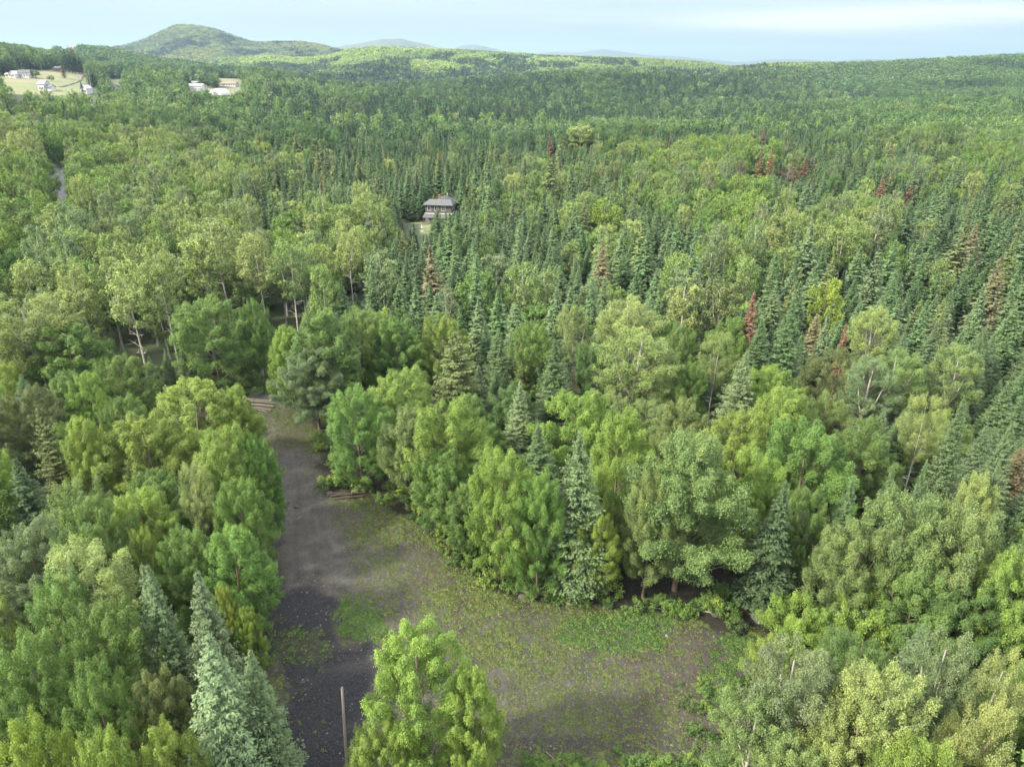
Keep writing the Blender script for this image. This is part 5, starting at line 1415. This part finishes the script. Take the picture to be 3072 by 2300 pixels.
def car(x, y, rot, paint, label):
    z = gz(x, y); o = obj('parked_car', None, category='car', label=label, group="cars parked beside the dark house"); o.location = (x, y, z); o.rotation_euler = (0, 0, rot)
    prof = [(-2.2, .35), (-2.25, .75), (-2.1, .95), (-1.1, 1.0), (-.55, 1.42), (.9, 1.45), (1.75, 1.0), (2.2, .92), (2.25, .4)]
    n = len(prof); v = []
    for sy, k in ((-.86, 1), (.86, 1)):
        for (a, b) in prof: v.append((a, sy * (.84 if b > 1.1 else 1), b))
    f = [tuple(range(n - 1, -1, -1)), tuple(range(n, 2 * n))] + [(i, (i + 1) % n, n + (i + 1) % n, n + i) for i in range(n)]
    obj('body', poly_mesh("car_body", v, f, paint), o)
    g = [(-.98, 1.04), (-.55, 1.38), (.86, 1.41), (1.55, 1.04)]
    v = [(a, s_ * (.875 if b < 1.2 else .76), b) for s_ in (-1, 1) for a, b in g]
    obj('side_glass', poly_mesh("side_glass", v, [(3, 2, 1, 0), (4, 5, 6, 7)], M_GLASS), o)
    v = [(-1.12, -.7, 1.03), (-1.12, .7, 1.03), (-.6, .62, 1.41), (-.6, -.62, 1.41)]
    obj('windscreen', poly_mesh("windscreen", v, [(0, 1, 2, 3)], M_GLASS), o)
    for a in (-1.4, 1.4):
        for b in (-.8, .8):
            T = Tubes(); T.add([(a, b - .11, .33), (a, b + .11, .33)], [.33, .33], 12); T.add([(a, b - .11, .33), (a, b - .112, .33)], [.33, .01], 12); T.add([(a, b + .11, .33), (a, b + .112, .33)], [.33, .01], 12)
            obj('wheel', T.mesh("wheel", [M_TYRE]), o)
M_CARB = simple("pale_blue_paint", (.42, .50, .56), .25, spec=.6); M_CARD = simple("dark_green_paint", (.03, .06, .05), .25, spec=.6); M_CARW = simple("silver_paint", (.45, .46, .47), .25, spec=.6); M_CARR = simple("red_paint", (.35, .05, .03), .3, spec=.6)
for (cx_, cy2, rot, pm, lb) in [(912, 463, .5, M_CARB, "pale blue car parked nearest the dark house's porch"), (898, 465, .3, M_CARD, "dark green car parked left of the pale blue one"), (896, 458, .2, M_CARW, "silver car parked behind the dark green one"),
                             (874, 463, 1.2, M_CARR, "small red car farthest left in the yard of the dark house")]:
    a, b = ground_hit(cx_, cy2); car(a, b, rot, pm, lb)
def deck():
    a, b = ground_hit(909, 473); z = gz(a, b)
    o = obj('garden_deck', None, category='deck', label="grey wooden deck in front of the dark house's parked cars"); o.location = (a, b, z)
    obj('boards', boxes("deck_boards", [(-2.2, -1.2, .5, 2.2, 1.2, .6)], M_DECK), o)
    for sx in (-2.1, 2.1):
        for sy in (-1.1, 1.1): obj('post', boxes("deck_post", [(sx - .07, sy - .07, -.6, sx + .07, sy + .07, 1.4)], M_DECK), o)
    obj('railing', boxes("deck_rail", [(-2.1, -1.14, 1.3, 2.1, -1.06, 1.38), (-2.1, -1.14, .9, 2.1, -1.06, .96)], M_DECK), o)
    a, b = ground_hit(912, 500); z = gz(a, b)
    o = obj('garden_ornament', None, category='ornament', label="small white ornament standing on the lawn below the dark house"); o.location = (a, b, z)
    T = Tubes(); T.add([(0, 0, -.2), (0, 0, .25), (0, 0, .3), (0, 0, .7)], [.5, .5, .22, .16], 10); obj('pedestal', T.mesh("pedestal", [M_WHITE]), o)
    T = Tubes(); T.add([(0, 0, .7), (.05, 0, .95), (0, 0, 1.35), (-.05, 0, 1.6), (0, 0, 1.75), (0, 0, 1.95), (0, 0, 2.05)], [.18, .38, .34, .15, .17, .15, .02], 10); obj('figure', T.mesh("figure", [M_WHITE]), o)
deck()
# village and farms
def far_building(x2, y2, w2, label, h=3.2, rh=1.8, d=8, wall=None, roof=None, rot=0, along='x', wins=4, name='house', cat='house', chimney=None, **kw):
    a, b = ground_hit(x2, y2); w = w2 * .85 * Q * (b * CT) / FPX; h *= .85; rh *= .85
    return building(name, cat, label, a, b, w, d, h, rh, wall or M_WHITE, roof or M_ROOFG, rot, along, wins, chimney, **kw)
far_building(56, 167, 26, "white farmhouse with grey dormered roof at the top of the meadow", 4.2, 2.6, 9, rot=.15, chimney=M_RED)
far_building(34, 167, 16, "pale gabled garage left of the white farmhouse", 3.2, 2.6, 9, M_WHITE, M_ROOFW, along='y', wins=2, name='garage', cat='garage')
far_building(20, 166, 10, "long low white shed farthest left on the meadow", 2.4, 1.0, 5, M_WHITE, M_ROOFW, wins=2, name='shed', cat='shed')
far_building(128, 154, 15, "small red-walled barn below the tall spruces beside the meadow", 3.0, 2.0, 8, M_REDW, M_ROOFB, name='barn', cat='barn', wins=2)
far_building(98, 195, 15, "tall white barn at the lower end of the meadow", 5.6, 2.4, 9, M_WHITE, M_ROOFW, name='barn', cat='barn', wins=2)
far_building(110, 196, 14, "white house with a dark blue roof beside the tall white barn", 3.0, 2.2, 7, M_WHITE, M_ROOFB, wins=3)
far_building(245, 167, 22, "long low white house in front of the dark trees beyond the meadow", 2.8, 1.1, 7, M_WHITE, M_ROOFW, wins=5)
far_building(188, 202, 16, "white gabled house behind the spruces, right of the meadow", 4.4, 2.6, 8, M_WHITE, M_ROOFW, along='y', wins=2)
far_building(246, 196, 16, "low house with a dark blue roof among trees, left of the long village hall", 3.6, 2.0, 8, M_WHITE, M_ROOFB, wins=3)
far_building(427, 196, 36, "long white hall with a pale roof, largest building of the village", 5.0, 1.8, 14, M_WHITE, M_ROOFW, wins=8, name='hall', cat='hall')
far_building(420, 184, 22, "pale low building behind the long white hall", 3.2, 1.6, 9, M_GREYW, M_ROOFW, wins=4)
far_building(497, 186, 36, "long brown-roofed house above the round white shed", 3.2, 1.7, 11, M_WHITE, M_ROOFR, wins=6)
far_building(467, 177, 8, "small white gabled house at the upper edge of the village lawn", 3.2, 2.2, 6, M_WHITE, M_ROOFW, along='y', wins=1)
far_building(322, 200, 9, "reddish house mostly hidden by trees, left of the village", 3.8, 2.0, 7, M_REDW, M_ROOFR, wins=2)
far_building(334, 200, 9, "small white house right of the reddish hidden one", 3.4, 2.2, 7, M_WHITE, M_ROOFW, along='y', wins=1)
far_building(360, 200, 13, "white house half hidden by trees, just left of the long hall", 3.6, 2.0, 7, M_WHITE, M_ROOFG, wins=2)
far_building(157, 111, 14, "pinkish barn on the skyline ridge left of the mountain", 6, 4, 12, simple("pinkish_boards", (.34, .24, .20), .8), M_ROOFR, name='barn', cat='barn', wins=2)
far_building(1236, 164, 11, "lone cabin with a pale roof in the middle of the far wood", 3.6, 3.2, 8, M_GREYW, M_ROOFW, name='cabin', cat='cabin', wins=2)
far_building(2045, 304, 26, "building with a teal metal roof among the far right conifers", 4, 2.2, 9, M_GREYW, M_ROOFT, wins=3)
def round_shed():
    a, b = ground_hit(474, 206); z = gz(a, b); w = 34 * Q * b * CT / FPX
    o = obj('round_roofed_shed', None, category='shed', label="white round-roofed shed at the lower right end of the village"); o.location = (a, b, z); o.rotation_euler = (0, 0, -.25)
    n = 14; d = 12; v = []; th = .12
    for y_ in (-d / 2, d / 2):
        for k in range(n + 1):
            t = math.pi * k / n; v.append((-math.cos(t) * w / 2, y_, math.sin(t) * 5.2 + .2))
    m_ = n + 1
    f = [(k, k + 1, m_ + k + 1, m_ + k) for k in range(n)]
    obj('roof', poly_mesh("arched_roof", v, f, M_WHITE), o)
    v2 = [(p[0] * .985, p[1] * .99, p[2] * .985) for p in v]
    obj('wall', poly_mesh("end_wall", v2, [tuple(range(n, -1, -1)), tuple(range(m_, 2 * m_))], M_ROOFW), o)
    obj('door', boxes("door", [(-1.6, -d / 2 - .05, 0, 1.6, -d / 2 + .02, 3.2)], M_GREYW), o)
round_shed()
def lamp_pole(x2, y2, h, label):
    a, b = ground_hit(x2, y2); z = gz(a, b)
    o = obj('utility_pole', None, category='pole', label=label); o.location = (a, b, z)
    T = Tubes(); T.add([(0, 0, -.5), (0, 0, h)], [.2, .14], 6); obj('shaft', T.mesh("shaft", [M_POLE]), o)
    obj('crossarm', boxes("crossarm", [(-1.1, -.08, h - .8, 1.1, .08, h - .62)], M_POLE), o)
lamp_pole(417, 197, 12, "pale utility pole at the left end of the long white hall")
lamp_pole(432, 197, 12, "pale utility pole at the middle of the long white hall")
lamp_pole(500, 208, 11, "utility pole on the village lawn, right of the round-roofed shed")
lamp_pole(508, 208, 11, "utility pole farthest right on the village lawn")
# road
def strip(name, pts, width, mat, dz):
    P = np.array(pts, float); out = []
    dens = []
    for a, b in zip(P[:-1], P[1:]):
        k = max(2, int(np.hypot(*(b - a)) / 6))
        for i in range(k): dens.append(a + (b - a) * i / k)
    dens.append(P[-1]); D = np.array(dens)
    t = np.gradient(D, axis=0); t /= np.hypot(t[:, 0], t[:, 1])[:, None]; nr = np.stack([-t[:, 1], t[:, 0]], 1)
    rows = [D + nr * width * s_ for s_ in (-.5, -.17, .17, .5)]
    v = np.concatenate([np.stack([r_[:, 0], r_[:, 1], ground(r_[:, 0], r_[:, 1]) + dz], 1) for r_ in rows]); n = len(D)
    f = [(r_ * n + i, r_ * n + i + 1, (r_ + 1) * n + i + 1, (r_ + 1) * n + i) for r_ in range(3) for i in range(n - 1)]
    obj(name, mesh_np(name, v, 4, np.array(f).ravel(), [mat], smooth=True), kind='structure')
M_ROAD = simple("worn_asphalt", (.15, .155, .175), .8, .25, .6)
strip("road", ROADL[1:6], 5.0, M_ROAD, .35)
M_LANE = simple("pale_lane_gravel", (.12, .12, .09), .9, .2, .5)
strip("lane", [ground_hit(*p) for p in [(130, 188), (146, 184), (162, 178), (172, 172), (180, 160)]], 3.2, M_LANE, .5)
# trees that stand alone round the village, and the white-stemmed row in the far gap
def far_tree(kind, x2, ybase, h, r, tint, label, proto=None, group=None):
    a, b = ground_hit(x2, ybase); return tree(kind, a, b, h, r, tint, label, group=group, lod=1)
far_tree('spruce', 140, 169, 11, 2.8, 'dark', "single dark conical spruce standing out on the meadow")
far_tree('broad', 111, 175, 4.5, 3.0, 'deep', "small round tree alone in mid meadow")
far_tree('broad', 78, 168, 6, 4.0, 'deep', "small dark tree beside the white farmhouse")
for i, (x2, hh_, w_) in enumerate([(143, 19, "leftmost"), (150, 21, "second"), (157, 20, "third"), (164, 22, "fourth"), (171, 22, "fifth"), (178, 19, "rightmost")]):
    far_tree('spruce', x2, 155 + i * 1.2, hh_, 4.2, 'dark', f"{w_} tall spruce of the dark windbreak at the meadow's edge", group="spruces of the windbreak by the meadow")
for k in range(2):
    PROTO.setdefault(('birchrow', 1), []).append(broad_tree(f"birchrow{k}", 480 + k, 18, 3.4, .60, 20, 60, .6, bark=M_PALEBARK, lobe=1.2, upright=1.3, fork=True, limbs=6, tsides=6, barelow=6, top=.5))
REF['birchrow'] = (18., 3.4); NAME['birchrow'] = ('birch_tree', 'tree')
for i, (x2, yb) in enumerate([(1908, 277), (1914, 279), (1934, 277), (1940, 279), (1958, 282), (1975, 279), (2012, 281), (2022, 284), (2040, 286), (2052, 286), (2062, 284)]):
    od = ["first", "second", "third", "fourth", "fifth", "sixth", "seventh", "eighth", "ninth", "tenth", "last"][i]
    far_tree('birchrow', x2, yb, RND.uniform(15, 18), 3.6, 'grey', f"{od} white-stemmed birch from the left along the far right gap", group="white-stemmed birches along the far gap")
# ------------------------------------------------------------------ unseen thin cloud, shaped to shade the near wood and let sun onto far hills
def shade_cloud_sheet():
    Zc = 1500.0; ox, oy = sd[0] / sd[2] * Zc, sd[1] / sd[2] * Zc     # where the shade falls, the sheet stands this much towards the sun
    gx = np.arange(-3600, 3601, 90.); gy = np.arange(-1500, 5201, 90.)
    X, Y = np.meshgrid(gx, gy)
    s_ = X / np.maximum(Y, 300)
    f = np.clip((1330 - Y) / 250, -1, 1)                                             # everything near
    f = np.maximum(f, np.clip(1.0 - np.hypot((X - 1500) / 1150, (Y - 1500) / 1250), -1, 1) * 3)   # the ridge on the right
    f = np.maximum(f, np.clip(1.0 - np.hypot((X + 1950) / 700, (Y - 2700) / 1300), -1, 1) * 3)   # the mountain's western side
    f = f + (fbm(X / 500, Y / 420, 205) - .5) * 1.2 + np.clip((fbm(X / 700, Y / 260, 207) - .56) * 5, 0, 1) * (Y > 900)
    nr, nc = X.shape
    t = np.clip(f, 0, 1.2) ** .6 * 60
    top = np.stack([X + ox, Y + oy, Zc + t], -1).reshape(-1, 3); bot = np.stack([X + ox, Y + oy, Zc - t * .6], -1).reshape(-1, 3)
    a = (np.arange(nr - 1)[:, None] * nc + np.arange(nc - 1)[None]).ravel()
    q = np.stack([a, a + 1, a + nc + 1, a + nc], 1)
    q = q[(f.ravel()[q] > 0).any(1)]
    F = np.concatenate([q, q[:, ::-1] + nr * nc])
    m, n, l = mat_new("thin_cloud")
    o = n.new("ShaderNodeOutputMaterial"); ms = n.new("ShaderNodeMixShader"); ms.inputs[0].default_value = .29
    tp = n.new("ShaderNodeBsdfTransparent"); tl = n.new("ShaderNodeBsdfTranslucent"); tl.inputs[0].default_value = (.95, .95, .96, 1)
    l.new(tp.outputs[0], ms.inputs[1]); l.new(tl.outputs[0], ms.inputs[2]); l.new(ms.outputs[0], o.inputs['Surface'])
    obj("shade_cloud_sheet", mesh_np("shade_cloud_sheet", np.concatenate([top, bot]), 4, F.ravel(), [m], smooth=True), kind='structure')
shade_cloud_sheet()
# ------------------------------------------------------------------ the hazy air
hv = bpy.data.meshes.new("haze")
def haze():
    me = boxes("haze", [(-22000, -400, -140, 22000, 19000, 420)], M_WHITE)
    m, n, l = mat_new("hazy_air")
    o = n.new("ShaderNodeOutputMaterial"); p = n.new("ShaderNodeVolumePrincipled")
    p.inputs['Color'].default_value = (.29, .40, .57, 1); p.inputs['Density'].default_value = 1.05e-4; p.inputs['Anisotropy'].default_value = .2
    l.new(p.outputs[0], o.inputs['Volume']); me.materials.clear(); me.materials.append(m)
    obj("haze", me, kind='stuff')
haze()
